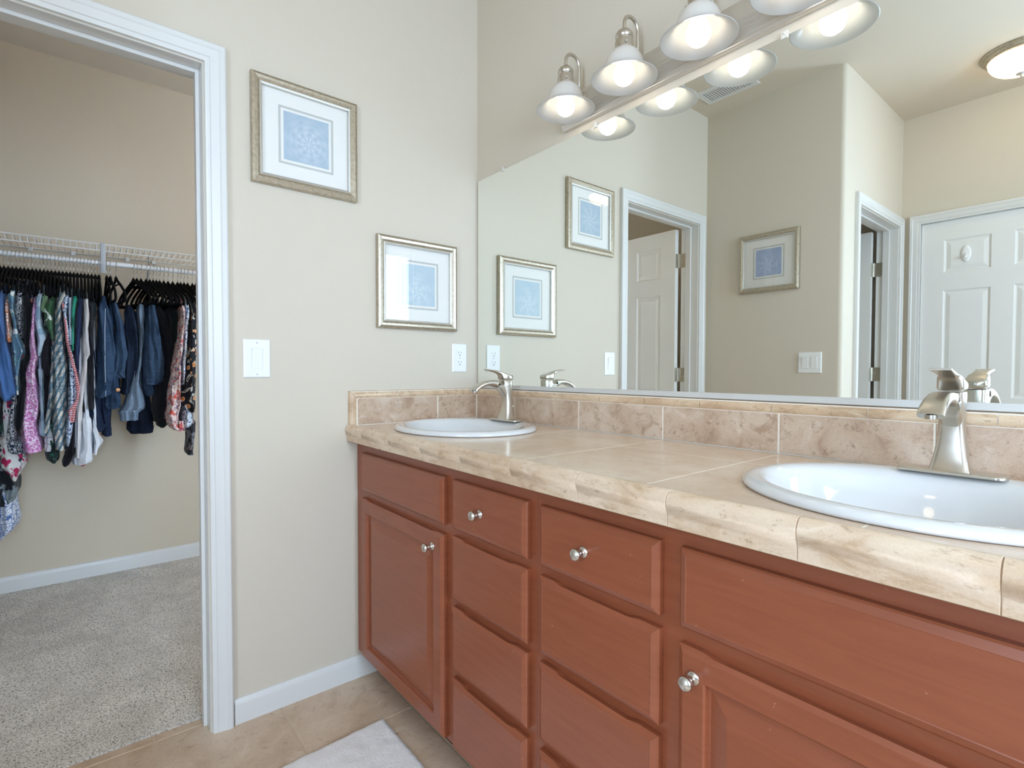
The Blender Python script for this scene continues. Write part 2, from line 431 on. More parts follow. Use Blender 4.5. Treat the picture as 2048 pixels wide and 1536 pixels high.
def knob_set(parent, w, z=.94):
    for sg in (-1, 1):
        m = MB(); m.lathe([(0, .0175), (.032, .0175), (.032, .022), (.028, .026), (.012, .029), (.010, .042), (.018, .050), (.027, .058), (.027, .068), (.018, .078), (0, .080)], 24, (w-.07, 0, z), 'y')
        if sg < 0:
            m.v = [(a, -b, c) for a, b, c in m.v]
        m.build('door_knob', NICKEL, parent, smooth=True, angle=40)
d2 = door_leaf('door_2', .70, 2.015)                 # closet door, opened square into the closet
d2.location = (-.135, -1.690, .012); d2.rotation_euler = (0, 0, PI)
for z in (.20, 1.08, 1.815): hinge(d2, z)
knob_set(d2, .70)
d3 = door_leaf('door_3', .70, 2.015)                 # door beyond the partition, also opened inwards
d3.location = (XC-.135, -2.730, .012); d3.rotation_euler = (0, 0, PI)
for z in (.20, 1.085, 1.77): hinge(d3, z)
knob_set(d3, .70)
d1 = door_leaf('door_1', .762, 2.03)                 # closed entry door
d1.location = (EO[0]+.003, EW-.030, .012)
knob_set(d1, .762, .93)

# ------------------------------------------------------------------ countertop
CT, CX1 = .9197, 1.942
SNK = [(.335, -.292), (1.592, -.292)]
ct = thing('countertop', (0, 0, 0), 'beige travertine tile countertop over the red-brown vanity cabinets', 'countertop')
def cut_sinks(o):
    cs = []
    for cx, cy in SNK:
        c = MB(); c.loft([[(cx+.236*math.cos(2*PI*k/64), cy-.012+.196*math.sin(2*PI*k/64), z) for k in range(64)] for z in (.80, 1.0)])
        q = c.build('cutter', GROUT); cs.append(q)
        b = o.modifiers.new('hole', 'BOOLEAN'); b.operation = 'DIFFERENCE'; b.object = q; b.solver = 'EXACT'
    dg = bpy.context.evaluated_depsgraph_get(); dg.update()
    me = bpy.data.meshes.new_from_object(o.evaluated_get(dg))
    o.modifiers.clear(); old = o.data; o.data = me; bpy.data.meshes.remove(old)
    for q in cs: bpy.data.objects.remove(q)
    o.data.name = o.name
xj = [.002, .270, .600, .930, 1.258, 1.586, 1.914, CX1]; yj = [-.548, -.197, -.013]
m = MB()
for i in range(len(xj)-1):
    for j in range(2):
        m.box(xj[i]+.0018, xj[i+1]-.0018, yj[j]+.0018, yj[j+1]-.0018, CT-.009, CT)
o = m.build('tile_top', TOPT, ct); cut_sinks(o)
m = MB(); m.box(.001, CX1, -.56, -.012, CT-.024, CT-.0005); o = m.build('grout_bed', GROUT, ct); cut_sinks(o)
o['label'] = 'pale grout bed'
# front edge: V-cap pieces 0.1985 m long
PROF = [(-.5500, CT), (-.5560, CT+.0045), (-.5640, CT+.0060), (-.5720, CT+.0030), (-.5775, CT-.0045), (-.5795, CT-.0130), (-.5785, CT-.0215), (-.5755, CT-.0290), (-.5735, CT-.0360), (-.5735, CT-.0530), (-.5560, CT-.0530), (-.5560, CT-.020), (-.5500, CT-.012)]
m = MB(); x = .002; joints = [.1325+.1985*k for k in range(10)] + [CX1]
for j in joints:
    if j - x > .01:
        e = .0012
        ins = [(a, b) for a, b in PROF]
        m.loft([[(x+e*.2, a*1.0+.0012, b-.0010) for a, b in ins], [(x+e, a, b) for a, b in ins], [(j-e, a, b) for a, b in ins], [(j-e*.2, a+.0012, b-.0010) for a, b in ins]])
    x = j
m.build('edge_trim', TRIMT, ct, smooth=True, angle=38)
m = MB(); m.loft([[(x, a*.9965, b-.0014) for a, b in PROF] for x in (.002, CX1-.001)]); m.build('edge_grout', plain('brown_grout', srgb(150, 122, 92), .8), ct)
# splash along the mirror wall and along the left wall
bs = thing('tile_backsplash', (0, 0, 0), 'low travertine tile splash with rounded cap running under the mirror', 'backsplash')
BJ, BT = 1.0168, 1.0445
sj = [.012, .263, .5975, .928, 1.252, 1.549, 1.845, CX1]
m = MB()
for i in range(len(sj)-1): m.box(sj[i]+.0014, sj[i+1]-.0014, -.0105, -.001, CT+.0015, BJ-.0015)
m.build('splash_tile', SPLT, bs, bev=.0012, seg=1)
CAPP = [(-.001, 0), (-.0108, 0), (-.0128, .004), (-.0132, .012), (-.0118, .019), (-.0085, .024), (-.004, .0265), (-.001, .0268)]
m = MB(); x = .012
for j in [.178, .362, .52, .69, .865, 1.045, 1.235, 1.435, 1.64, 1.84, CX1]:
    m.loft([[(xx, a, BJ+b) for a, b in CAPP] for xx in (x+.0009, j-.0009)]); x = j
m.build('cap_tile', CAPT, bs, smooth=True, angle=35)
m = MB(); m.box(.001, CX1, -.0096, -.0005, CT, BT-.003); m.build('grout', GROUT, bs)
ss = thing('tile_backsplash', (0, 0, 0), 'short travertine tile splash on the left wall with mitred rounded cap', 'backsplash')
m = MB()
for a, b in ((-.537, -.2015), (-.2015, -.0125)): m.box(.001, .0105, a+.0014, b-.0014, CT+.0015, BJ-.0015)
m.build('splash_tile', SPLT, ss, bev=.0012, seg=1)
m = MB(); seam = [-.569, -.37, -.17, -.012]
for k in range(3):
    a, b = seam[k]+.0009, seam[k+1]-.0009
    R0 = [(-p, a+(q if k == 0 else 0), BJ+q) for p, q in CAPP]       # mitre at the outer corner
    if k == 0: R0 = [(-p, -.540-q, BJ+q) for p, q in CAPP]
    m.loft([R0, [(-p, b, BJ+q) for p, q in CAPP]])
m.loft([[(-p, -.5405-q, BJ-.0004+q) for p, q in CAPP], [(-p, -.5405-q, CT+.001) for p, q in CAPP]])
m.build('cap_tile', CAPT, ss, smooth=True, angle=35)
m = MB(); m.box(.0005, .0096, -.563, -.0105, CT, BT-.003); m.build('grout', GROUT, ss)

# ------------------------------------------------------------------ sinks
def make_sink(label, loc):
    t = thing('oval_sink', loc, label, 'sink', group='drop-in sinks')
    A = [(0, .256, .222, .0006), (0, .262, .228, .0016), (0, .263, .229, .006), (0, .258, .224, .012), (0, .248, .215, .0155), (0, .236, .203, .0155), (-.006, .228, .190, .0135),
         (-.012, .222, .178, .008), (-.014, .216, .170, -.004), (-.015, .206, .160, -.030), (-.016, .188, .144, -.070), (-.016, .158, .118, -.108), (-.016, .110, .082, -.130), (-.016, .055, .045, -.139), (-.016, .024, .022, -.1405)]
    n = 72
    m = MB(); m.loft([[(a*math.cos(2*PI*k/n), dy+b*math.sin(2*PI*k/n), z) for k in range(n)] for dy, a, b, z in A], cap=False)
    # outside of the bowl gives it thickness
    B = [(0, .256, .222, .0006), (-.010, .232, .191, .0004), (-.014, .224, .180, -.012), (-.016, .214, .168, -.035), (-.016, .196, .152, -.078), (-.016, .164, .126, -.118), (-.016, .11, .085, -.142), (-.016, .024, .022, -.152)]
    m.loft([[(a*math.cos(2*PI*k/n), dy+b*math.sin(2*PI*k/n), z) for k in range(n)] for dy, a, b, z in B], cap=False)
    m.build('basin', PORC, t, smooth=True)
    d = MB(); d.lathe([(.027, 0), (.026, .002), (.020, .0025), (.0195, -.002), (0, -.003)], 28, (0, -.016, -.1405)); d.lathe([(.016, -.001), (.016, .004), (.010, .0065), (0, .007)], 28, (0, -.016, -.1405))
    d.build('drain', NICKEL, t, smooth=True, angle=40)
    return t
sk = make_sink('white oval drop-in sink beside the left wall', (SNK[0][0], SNK[0][1], CT))
dup(sk, (SNK[1][0], SNK[1][1], CT), label='large white oval drop-in sink at the right edge of the photo')

# ------------------------------------------------------------------ faucets
def rr(cx, cy, z, w, d, r, n=5):
    pts = []
    for sx, sy, a0 in ((1, 1, 0), (-1, 1, 90), (-1, -1, 180), (1, -1, 270)):
        for k in range(n):
            a = math.radians(a0+90*k/(n-1)); pts.append((cx+sx*(w/2-r)+r*math.cos(a), cy+sy*(d/2-r)+r*math.sin(a), z))
    return pts
def make_faucet(label, loc):
    t = thing('sink_faucet', loc, label, 'faucet', group='brushed nickel faucets')
    m = MB(); m.loft([rr(0, 0, z, w, d, r, 8) for z, w, d, r in ((0, .152, .050, .014), (.004, .152, .050, .014), (.0062, .148, .046, .012))]); m.build('deck_plate', NICKEL, t, bev=.0008)
    # column and spout in one flowing casting: slender waist, straight back, arched ribbon spout
    m = MB()
    m.loft([rr(0, y, z, w, d, r) for z, w, d, y, r in ((.005, .059, .044, -.001, .009), (.010, .056, .041, .0005, .009), (.030, .048, .035, .0035, .009), (.055, .041, .030, .006, .009), (.080, .037, .029, .0065, .009),
                                                       (.105, .036, .033, .0045, .009), (.128, .0365, .040, .001, .009), (.1445, .037, .042, 0, .009), (.1455, .035, .039, 0, .009))])
    path = [(.012, .060, .028, .014), (.004, .085, .030, .022), (-.008, .108, .032, .030), (-.024, .124, .033, .032), (-.044, .1335, .0335, .026), (-.066, .1375, .034, .020), (-.088, .1365, .0345, .017), (-.108, .1315, .035, .0155), (-.126, .1235, .036, .0145), (-.139, .1140, .0365, .0140), (-.1425, .1095, .0365, .0138)]
    rings = []
    for i, (y, z, w, h) in enumerate(path):
        a = path[max(i-1, 0)]; b = path[min(i+1, len(path)-1)]
        ty, tz = b[0]-a[0], b[1]-a[1]; l = math.hypot(ty, tz); ny, nz = -tz/l, ty/l
        if i < 4 and ny < 0 or i >= 4 and nz < 0: ny, nz = -ny, -nz
        r = min(h*.42, .008)
        rings.append([(p[0], y-p[1]*ny, z-p[1]*nz) if i < 4 else (p[0], y+p[1]*ny, z+p[1]*nz) for p in rr(0, 0, 0, w, h, r)])
    # keep every ring turning the same way: first coordinate across, second along the arch normal (outer side up)
    m.loft(rings)
    m.build('spout_body', NICKEL, t, smooth=True, angle=50)
    hd = MB()
    sec = [(.0215, .1500, .1625, .034), (.0200, .1475, .1645, .0365), (0, .1475, .1690, .037), (-.0190, .1475, .1748, .0365), (-.0230, .1500, .1768, .034), (-.0250, .1600, .1778, .031), (-.0320, .1680, .1792, .028), (-.0450, .1735, .1815, .0265), (-.0650, .1787, .1845, .0275), (-.0870, .1825, .1868, .0305), (-.0895, .1833, .1862, .030)]
    hd.loft([[(px, y, (za+zb)/2+pz) for px, pz, _ in rr(0, 0, 0, w, zb-za, min((zb-za)*.42, .006))] for y, za, zb, w in sec])
    hd.build('lever_handle', NICKEL, t, smooth=True, angle=50)
    q = MB(); q.lathe([(0, .0232), (.0035, .0230), (.0042, .0222), (.0042, .0205)], 14, (0, 0, .1565), 'y'); q.build('set_screw', STEEL, t, smooth=True, angle=40)
    p = MB(); p.tube([(0, .034, .004), (0, .034, .045)], .0022, 8); p.lathe([(0, .043), (.0045, .045), (.0055, .050), (.0035, .055), (0, .056)], 14, (0, .034, 0)); p.build('drain_rod', NICKEL, t, smooth=True)
    a = MB(); a.lathe([(0, -.003), (.0085, -.003), (.009, .002), (.009, .004)], 18, (0, -.1385, .1075)); a.build('aerator', STEEL, t, smooth=True, angle=40)
    return t
fa = make_faucet('brushed nickel faucet on the sink beside the left wall', (.327, -.108, CT+.0165))
dup(fa, (1.592, -.108, CT+.0165), label='large brushed nickel faucet in the right foreground')

# ------------------------------------------------------------------ vanity cabinets
FY, FD, FT = -.534, -.553, .868        # face frame front, door fronts, cabinet top
def pulled(m, x0, x1, z0, z1, st, pull):
    """panel whose top edge dips between the ends for a finger pull"""
    N = 28
    def dip(t, L):
        d = min(t, 1-t)*L
        return 0 if not pull else .0065*max(0, min(1, (d-.045)/.028))**2*(3-2*max(0, min(1, (d-.045)/.028)))
    rings = []
    for k, (i, y) in enumerate(st):
        top = [(x0+i+(x1-x0-2*i)*t/N, y, z1-i-(dip(t/N, x1-x0) if k < 2 else 0)) for t in range(N, -1, -1)]
        rings.append([(x0+i, y, z0+i), (x1-i, y, z0+i)] + top)
    m.loft(rings, cap=False); n = len(rings[0]); m.add(rings[-1], [tuple(range(n))])
def rings_front(m, x0, x1, z0, z1, kind, pull=False):
    if kind == 'slab':     # drawer front: lip, broad bevel, flat field
        st = [(0, FY), (0, FD+.007), (.003, FD+.0045), (.013, FD), (.0145, FD+.0006), (.016, FD+.0006)]
        pulled(m, x0, x1, z0, z1, st, pull)
    else:                  # raised-panel door
        st = [(0, FY), (0, FD+.007), (.003, FD+.0045), (.010, FD), (.046, FD), (.049, FD+.003), (.051, FD+.0095), (.055, FD+.0105), (.060, FD+.0095), (.084, FD+.003), (.0865, FD+.0028)]
        pulled(m, x0, x1, z0, z1, st, True)
def knob(parent, x, z):
    k = MB(); k.lathe([(0, 0), (.0105, 0), (.0110, .0015), (.0095, .003), (.0050, .0045), (.0042, .010), (.0055, .014), (.0100, .0185), (.0122, .023), (.0118, .027), (.0085, .0305), (0, .032)], 26, ax='y')
    k.v = [(x+a, FD-b, z+c) for a, b, c in k.v]
    o = k.build('knob', NICKELK, parent, smooth=True); o['label'] = 'round satin nickel knob'
    return o
ROWS = [(.7006, .830), (.5104, .6788), (.3203, .4911), (.108, .2983)]
def cabinet(label, x0, x1, base, bank, hinge_side):
    """base = (x0, x1) of the sink door, bank = (x0, x1) of the drawers"""
    t = thing('vanity_cabinet', (0, 0, 0), label, 'cabinet', group='red-brown vanity cabinets')
    m = MB()
    fx = sorted([x0, base[0]+.012, base[1]-.012, bank[0]+.012, bank[1]-.012, x1])
    m.box(x0, x1, FY, FY+.018, .838-.018, FT); m.box(x0, x1, FY, FY+.018, .100, .120)
    m.box(fx[0], fx[1], FY, FY+.018, .12, .82); m.box(fx[2], fx[3], FY, FY+.018, .12, .82); m.box(fx[4], fx[5], FY, FY+.018, .12, .82)
    for a, b in ((ROWS[k+1][1], ROWS[k][0]) for k in range(3)): m.box(bank[0]+.012, bank[1]-.012, FY, FY+.018, a-.016, b+.008)
    m.box(base[0]+.012, base[1]-.012, FY, FY+.018, ROWS[1][1]-.026, ROWS[0][0]+.008)
    m.build('face_frame', CAB, t)
    m = MB()
    for xa in (x0, x1-.014): m.box(xa, xa+.014, FY+.018, -.004, .1, FT); m.box(xa, xa+.014, -.447, -.004, .0, .1)
    m.box(x0+.014, x1-.014, FY+.018, -.004, .1, .112); m.box(x0+.014, x1-.014, -.02, -.006, .112, FT)
    m.build('carcass', CAB, t)
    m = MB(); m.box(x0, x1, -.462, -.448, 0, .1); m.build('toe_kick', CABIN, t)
    m = MB(); rings_front(m, base[0], base[1], ROWS[0][0]-.002, ROWS[0][1], 'slab'); m.build('false_drawer_front', CAB, t)
    m = MB(); rings_front(m, base[0], base[1], .108, .6715, 'door'); d = m.build('door', CAB, t)
    knob(d, base[1]-.050 if hinge_side == 'l' else base[0]+.030, .6285 if hinge_side == 'l' else .6275)
    for k, (a, b) in enumerate(ROWS):
        m = MB(); rings_front(m, bank[0], bank[1], a, b, 'slab', k > 0); d = m.build('drawer', CAB, t)
        if k == 0: knob(d, (bank[0]+bank[1])/2-.018, .766)
    return t
cabinet('red-brown vanity cabinet against the left wall under the far sink', .002, .9708, (.066, .606), (.6475, .9505), 'l')
cabinet('red-brown vanity cabinet under the near right sink', .9712, 1.9395, (1.331, 1.876), (.991, 1.2922), 'r')

# ------------------------------------------------------------------ mirror
mr = thing('vanity_mirror', (0, 0, 0), 'large frameless mirror filling the wall above the vanity backsplash', 'mirror')
MX0, MX1, MZ0, MZ1 = .012, 1.936, 1.0475, 1.909
m = MB(); m.add([(MX0, -.005, MZ0), (MX1, -.005, MZ0), (MX1, -.005, MZ1), (MX0, -.005, MZ1)], [(0, 1, 2, 3)], 0)
m.add([(MX0, -.005, MZ0), (MX1, -.005, MZ0), (MX1, -.005, MZ1), (MX0, -.005, MZ1), (MX0, -.0005, MZ0), (MX1, -.0005, MZ0), (MX1, -.0005, MZ1), (MX0, -.0005, MZ1)],
      [(0, 1, 5, 4), (1, 2, 6, 5), (2, 3, 7, 6), (3, 0, 4, 7), (4, 5, 6, 7)], 1)
m.build('mirror_glass', [MIRROR, MEDGE], mr)
m = MB(); m.extrude([(-.0004, BT+.0006), (-.0095, BT+.0006), (-.0095, 1.0595), (-.0065, 1.0600), (-.0060, 1.0490), (-.0004, 1.0490)], MX0-.004, MX1+.004, 'x'); m.build('bottom_channel', ALU, mr)
for x in (.178, .66, 1.25, 1.78):
    m = MB(); m.box(x-.008, x+.008, -.0085, -.0003, MZ1-.006, MZ1+.012); m.lathe([(0, -.0105), (.003, -.0102), (.0036, -.0085)], 12, (x, 0, MZ1+.006), 'y')
    m.build('mirror_clip', plain('clear_plastic_clip', srgb(214, 208, 196), .2), mr, bev=.0015)

# ------------------------------------------------------------------ vanity light: bar with four bell shades
vl = thing('vanity_light', (.973, 0, 1.99), 'brushed nickel four-bulb vanity light bar with frosted bell shades above the mirror', 'light fixture')
m = MB()
PB = [(-.0005, -.055), (-.014, -.055), (-.017, -.052), (-.0175, -.047), (-.021, -.044), (-.0235, -.039), (-.021, -.034), (-.0235, -.030), (-.026, -.025), (-.0235, -.020), (-.026, -.016), (-.0285, -.011), (-.026, -.006), (-.0285, -.002), (-.0285, .028), (-.026, .034), (-.020, .038), (-.0175, .045), (-.016, .052), (-.012, .055), (-.0005, .055)]
m.extrude(PB, -.452, .452, 'x')
m.build('backplate', PLATE, vl, bev=.0012)
LX = [.626-.973+.2305*k for k in range(4)]
LY, LZ = -.107, -.038               # bulb centre relative to the bar
for lx in LX:
    a = MB(); pts = [(lx, -.028, .016), (lx, -.038, .018), (lx, -.046, .028)]
    zt = .103
    for k in range(0, 13):
        t = PI*k/12; pts.append((lx, -.0765+.0305*math.cos(t), zt+.0305*math.sin(t)))
    pts.append((lx, LY, .084))
    a.tube(pts, .0052, 12); a.lathe([(0, .0), (.016, 0), (.016, -.003), (.009, -.007), (.006, -.008)], 20, (lx, -.0285, .016), 'y'); arm = a.build('arm', NICKEL, vl, smooth=True, angle=50)
    k = MB(); k.lathe([(0.0, 0.09), (0.0064, 0.089), (0.0095, 0.085), (0.0191, 0.08), (0.0238, 0.074), (0.0254, 0.067), (0.0238, 0.061), (0.0217, 0.059), (0.0217, 0.056), (0.0249, 0.054), (0.0265, 0.049), (0.0265, 0.034), (0.0281, 0.032), (0.0281, 0.026), (0.0254, 0.026), (0.0254, 0.046), (0.0, 0.051)], 32, (lx, LY, 0))
    sck = k.build('socket', NICKEL, vl, smooth=True, angle=35)
    for q in range(3):
        t = math.radians(200+120*q); s = MB(); s.lathe([(0, .0), (.003, .001), (.0045, .004), (.003, .007), (0, .008)], 10, ax='x'); s.v = [(lx+(.0265+x)*math.cos(t)-y*math.sin(t), LY+(.0265+x)*math.sin(t)+y*math.cos(t), .038+z) for x, y, z in s.v]
        s.build('thumb_screw', NICKELK, sck, smooth=True)
    g = MB(); OUT = [(0.0232, 0.0315), (0.0278, 0.029), (0.0366, 0.0227), (0.0443, 0.014), (0.05, 0.0042), (0.0541, -0.007), (0.0575, -0.0189), (0.0623, -0.0287), (0.0706, -0.0375), (0.0814, -0.0445), (0.0912, -0.0483)]
    INN = [(0.0925, -0.049), (0.0908, -0.0501), (0.0803, -0.0463), (0.069, -0.0392), (0.0606, -0.03), (0.0556, -0.0196), (0.0522, -0.0077), (0.0481, 0.0031), (0.0424, 0.0126), (0.0348, 0.021), (0.0266, 0.0272), (0.0216, 0.0294)]
    g.lathe(OUT+INN, 48, (lx, LY, 0)); g.build('glass_shade', FROST, vl, smooth=True, angle=50)
    b = MB(); b.lathe([(0, LZ-.030), (.012, LZ-.0275), (.022, LZ-.0205), (.0285, LZ-.009), (.030, LZ+.002), (.0275, LZ+.014), (.021, LZ+.026), (.0155, LZ+.036), (.0135, LZ+.042)], 28, (lx, LY, 0)); 
    b.lathe([(.0135, LZ+.042), (.013, LZ+.055), (.012, .030)], 16, (lx, LY, 0))
    b.build('light_bulb', BULB, vl, smooth=True)

# ------------------------------------------------------------------ ceiling light and vent
DOMEG = NT('lit_ribbed_glass'); lw = DOMEG.n('LayerWeight'); lw.inputs['Blend'].default_value = .35
e = DOMEG.n('Emission'); DOMEG.t.links.new(DOMEG.ramp(lw.outputs['Facing'], [(.1, (1, .80, .50, 1)), (.8, (1, .66, .36, 1))]), e.inputs['Color']); e.inputs['Strength'].default_value = 6
gl = DOMEG.n('BsdfGlossy'); gl.inputs['Roughness'].default_value = .15; mx = DOMEG.n('MixShader'); mx.inputs[0].default_value = .08
DOMEG.t.links.new(e.outputs[0], mx.inputs[1]); DOMEG.t.links.new(gl.outputs[0], mx.inputs[2]); DOMEG.t.links.new(mx.outputs[0], DOMEG.out.inputs['Surface'])
cl = thing('ceiling_light', (1.378, -2.385, H), 'lit flush ceiling light with ribbed glass dome near the entry door', 'light fixture')
m = MB(); m.lathe([(0, 0), (.158, 0), (.160, -.004), (.157, -.010), (.150, -.012), (.148, -.020), (.140, -.028), (.131, -.030), (.129, -.026), (.129, -.004), (0, -.004)], 64); m.build('base_ring', champagne('warm_nickel_ring'), cl, smooth=True, angle=35)
m = MB(); m.lathe([(.1285, -.024), (.1285, -.034), (.124, -.052), (.113, -.070), (.095, -.086), (.070, -.099), (.040, -.107), (.010, -.109), (0, -.109)], 144, ribs=36, ribd=.012); m.build('glass_dome', DOMEG.mat, cl, smooth=True)
m = MB(); m.lathe([(0, -.106), (.020, -.107), (.022, -.110), (.012, -.113), (.006, -.116), (.0075, -.121), (.005, -.126), (0, -.127)], 24); m.build('finial', FRAMEL, cl, smooth=True, angle=40)
cl2 = dup(cl, (-.62, -.30, H), label='flush ceiling light added unseen inside the closet to warm its upper wall')  # unseen lamp added to warm the upper closet
for ch in cl2.children:
    if ch.name.startswith('glass_dome'): ch.data = ch.data.copy(); ch.data.materials[0] = emit('added_closet_dome', (1, .60, .26, 1), 12)
vt = thing('air_vent', (.252, -1.575, H), 'white ceiling air vent with narrow slots near the door wall', 'vent')
m = MB(); m.panel(-.155, .155, -.085, .085, [(0, 0), (0, .004), (.004, .0065), (.030, .0075), (.031, .002)], close=False)
m.v = [(x, z, -y) for x, y, z in m.v]; m.build('frame', WHITE, vt)
m = MB(); m.box(-.125, .125, -.055, .055, -.0016, -.0004); m.build('duct_opening', DARK, vt)
for i in range(18):
    x = -.124+.0140*i; m = MB(); m.box(x, x+.0085, -.0545, .0545, -.0070, -.0045); m.build('louver', WHITE, vt)

# ------------------------------------------------------------------ framed flower prints (local: face -y, x across, z up)
def framed(label, loc, rz, w, h, art, group='framed flower prints'):
    t = thing('framed_print', loc, label, 'picture', rz, group)
    m = MB()
    m.panel(-w/2, w/2, -h/2, h/2, [(0, -.001), (0, -.015), (.002, -.019), (.010, -.0225), (.018, -.0215), (.0255, -.0165)], close=False); m.build('frame', FRAME, t)
    m = MB(); m.panel(-w/2, w/2, -h/2, h/2, [(.0252, -.0168), (.0275, -.0185), (.0325, -.0165), (.0335, -.008)], close=False); m.build('inner_lip', FRAMEL, t)
    m = MB(); i = .033; m.box(-w/2+.004, w/2-.004, -.006, -.001, -h/2+.004, h/2-.004); m.build('mat_board', MATB, t)
    m = MB(); q = .0895; m.panel(-q, q, -q*1.04, q*1.04, [(0, -.0060), (0, -.0066), (.006, -.0066), (.007, -.0061)], close=False); m.build('mat_border', MATL, t)
    m = MB(); q = .0735; m.box(-q, q, -.0074, -.0055, -q*1.06, q*1.06); m.build('flower_print', art, t)
    m = MB(); m.box(-w/2+i, w/2-i, -.0105, -.009, -h/2+i, h/2-i); m.build('glass_pane', PANE, t)
    return t
PW = .3455
f1 = flower('blue_dahlia_print', (.006, -.012), srgb(172, 190, 203), srgb(224, 227, 228), 9, 0)
f2 = flower('pale_lotus_print', (-.005, -.03), srgb(186, 204, 212), srgb(226, 230, 230), 6, 5)
f3 = flower('lavender_blue_print', (.008, -.02), srgb(160, 174, 206), srgb(206, 216, 230), 7, 9)
framed('square framed blue dahlia print, upper one beside the closet doorway', (.001, -.534-PW/2, 1.7135+.1715), PI/2, PW, .343, f1)
framed('square framed pale flower print, lower one nearest the mirror', (.001, -.1142-PW/2, 1.2757+.1715), PI/2, PW, .343, f2)
framed('framed lavender blue print reflected in the mirror, on the wall opposite the vanity', (.2239+PW/2, OW+.001, 1.580+.1715), PI, PW, .343, f3)

# ------------------------------------------------------------------ switches and outlet (local: face -y)
def plate(t, w, h):
    m = MB(); m.panel(-w/2, w/2, -h/2, h/2, [(0, -.0002), (0, -.0022), (.0016, -.0046), (.004, -.0058)]); return m.build('cover_plate', PLASTIC, t)
def screws(t, pts):
    for x, z in pts:
        m = MB(); m.lathe([(0, -.0070), (.0022, -.0068), (.0032, -.0058)], 14, (x, 0, z), 'y'); s = m.build('screw', plain('painted_screw', srgb(226, 226, 224), .35), t, smooth=True)
        q = MB(); q.box(x-.0004, x+.0004, -.0072, -.0066, z-.0024, z+.0024); q.build('slot', DARK, s)
def rocker(t, x, w=.033, h=.066):
    m = MB(); m.panel(x-w/2-.002, x+w/2+.002, -h/2-.002, h/2+.002, [(0, -.0055), (0, -.0066), (.0012, -.0066), (.0016, -.0052)], close=False); m.build('rocker_frame', PLASTIC, t)
    m = MB(); m.loft([[(x-w/2, -.0052, -h/2), (x+w/2, -.0052, -h/2), (x+w/2, -.0052, h/2), (x-w/2, -.0052, h/2)], [(x-w/2+.001, -.0066, -h/2+.001), (x+w/2-.001, -.0066, -h/2+.001), (x+w/2-.001, -.0105, h/2-.001), (x-w/2+.001, -.0105, h/2-.001)]])
    m.build('rocker', PLASTIC, t, bev=.0008)
sw = thing('light_switch', (0, -.827-.0401, 1.0938+.061), 'white single rocker light switch beside the closet door casing', 'switch', PI/2)
plate(sw, .0802, .1218); rocker(sw, 0); screws(sw, ((0, .050), (0, -.050)))
s2 = thing('light_switch', (.6275, OW, 1.1645), 'white double rocker light switch seen in the mirror below the lavender print', 'switch', PI)
plate(s2, .120, .115); rocker(s2, -.023); rocker(s2, .023)
ol = thing('power_outlet', (0, -.0585-.035, 1.1123+.057), 'white duplex power outlet beside the mirror edge', 'outlet', PI/2)
plate(ol, .0715, .1165)
for z in (.0195, -.0195):
    m = MB(); pts = []
    for k in range(28):
        a = 2*PI*k/28; x, zz = .0172*math.cos(a), .0172*math.sin(a); pts.append((x, max(-.0143, min(.0143, zz))))
    m.loft([[(x, y, z+q) for x, q in pts] for y in (-.0055, -.0068)]); r_ = m.build('receptacle', PLASTIC, ol, bev=.0005, seg=1)
    m = MB(); m.box(-.0072, -.0056, -.0070, -.0066, z-.001, z+.0075); m.box(.0054, .0068, -.0070, -.0066, z-.0003, z+.0065); m.lathe([(0, -.0070), (.0024, -.0070), (.0024, -.0066)], 12, (0, 0, z-.0075), 'y'); m.build('slot', DARK, r_)
screws(ol, ((0, 0),))
hk = thing('door_hook', (1.105, EW-.0115-.0015, 1.828), 'white oval adhesive hook on upper panel of the entry door', 'hook')
m = MB()
for sc, y in ((1, .0), (1, .003), (.86, .0062)): pass
m.loft([[(.0235*s_*math.cos(2*PI*k/32), y, .0495*s_*math.sin(2*PI*k/32)) for k in range(32)] for s_, y in ((1, 0), (1, .0035), (.9, .0065), (.6, .0085))]); m.build('backplate', PLASTIC, hk, smooth=True, angle=50)
m = MB(); m.tube([(0, .007, -.004), (0, .013, -.016), (0, .020, -.026), (0, .028, -.026), (0, .033, -.016)], [.0055, .0055, .006, .006, .007], 12); m.build('prong', PLASTIC, hk, smooth=True)

# ------------------------------------------------------------------ bath mat
bm_ = thing('bath_mat', (0, 0, 0), 'white terry bath mat on the tiles in front of the vanity', 'mat')
m = MB(); P0, ux, uy = Vector((.281, -.571, 0)), Vector((1, -.004, 0)), Vector((.036, -1, 0)).normalized()
nx, ny = 110, 70; L, Wd = .86, .53
def mz(i, j):
    u, v = i/nx*L, j/ny*Wd; e = min(u, L-u, v, Wd-v)
    return .0015 + .0105*min(1, e/.010)**.5 + .0022*mnoise.noise(Vector((u*26, v*26, 1))) + .0016*mnoise.noise(Vector((u*90, v*90, 4)))
top = [[P0+ux*(i/nx*L + .0022*mnoise.noise(Vector((j*.5, 3, i*.2))))+uy*(j/ny*Wd + .0022*mnoise.noise(Vector((i*.5, 9, j*.2))))+Vector((0, 0, max(.002, mz(i, j)))) for i in range(nx+1)] for j in range(ny+1)]
vs = [p for r_ in top for p in r_]; fs = [(j*(nx+1)+i, j*(nx+1)+i+1, (j+1)*(nx+1)+i+1, (j+1)*(nx+1)+i) for j in range(ny) for i in range(nx)]
m.add(vs, fs); edge = [top[0][i] for i in range(nx+1)] + [top[j][nx] for j in range(1, ny+1)] + [top[ny][i] for i in range(nx-1, -1, -1)] + [top[j][0] for j in range(ny-1, 0, -1)]
m.loft([edge, [Vector((p.x, p.y, .0006)) for p in edge]], cap=False)
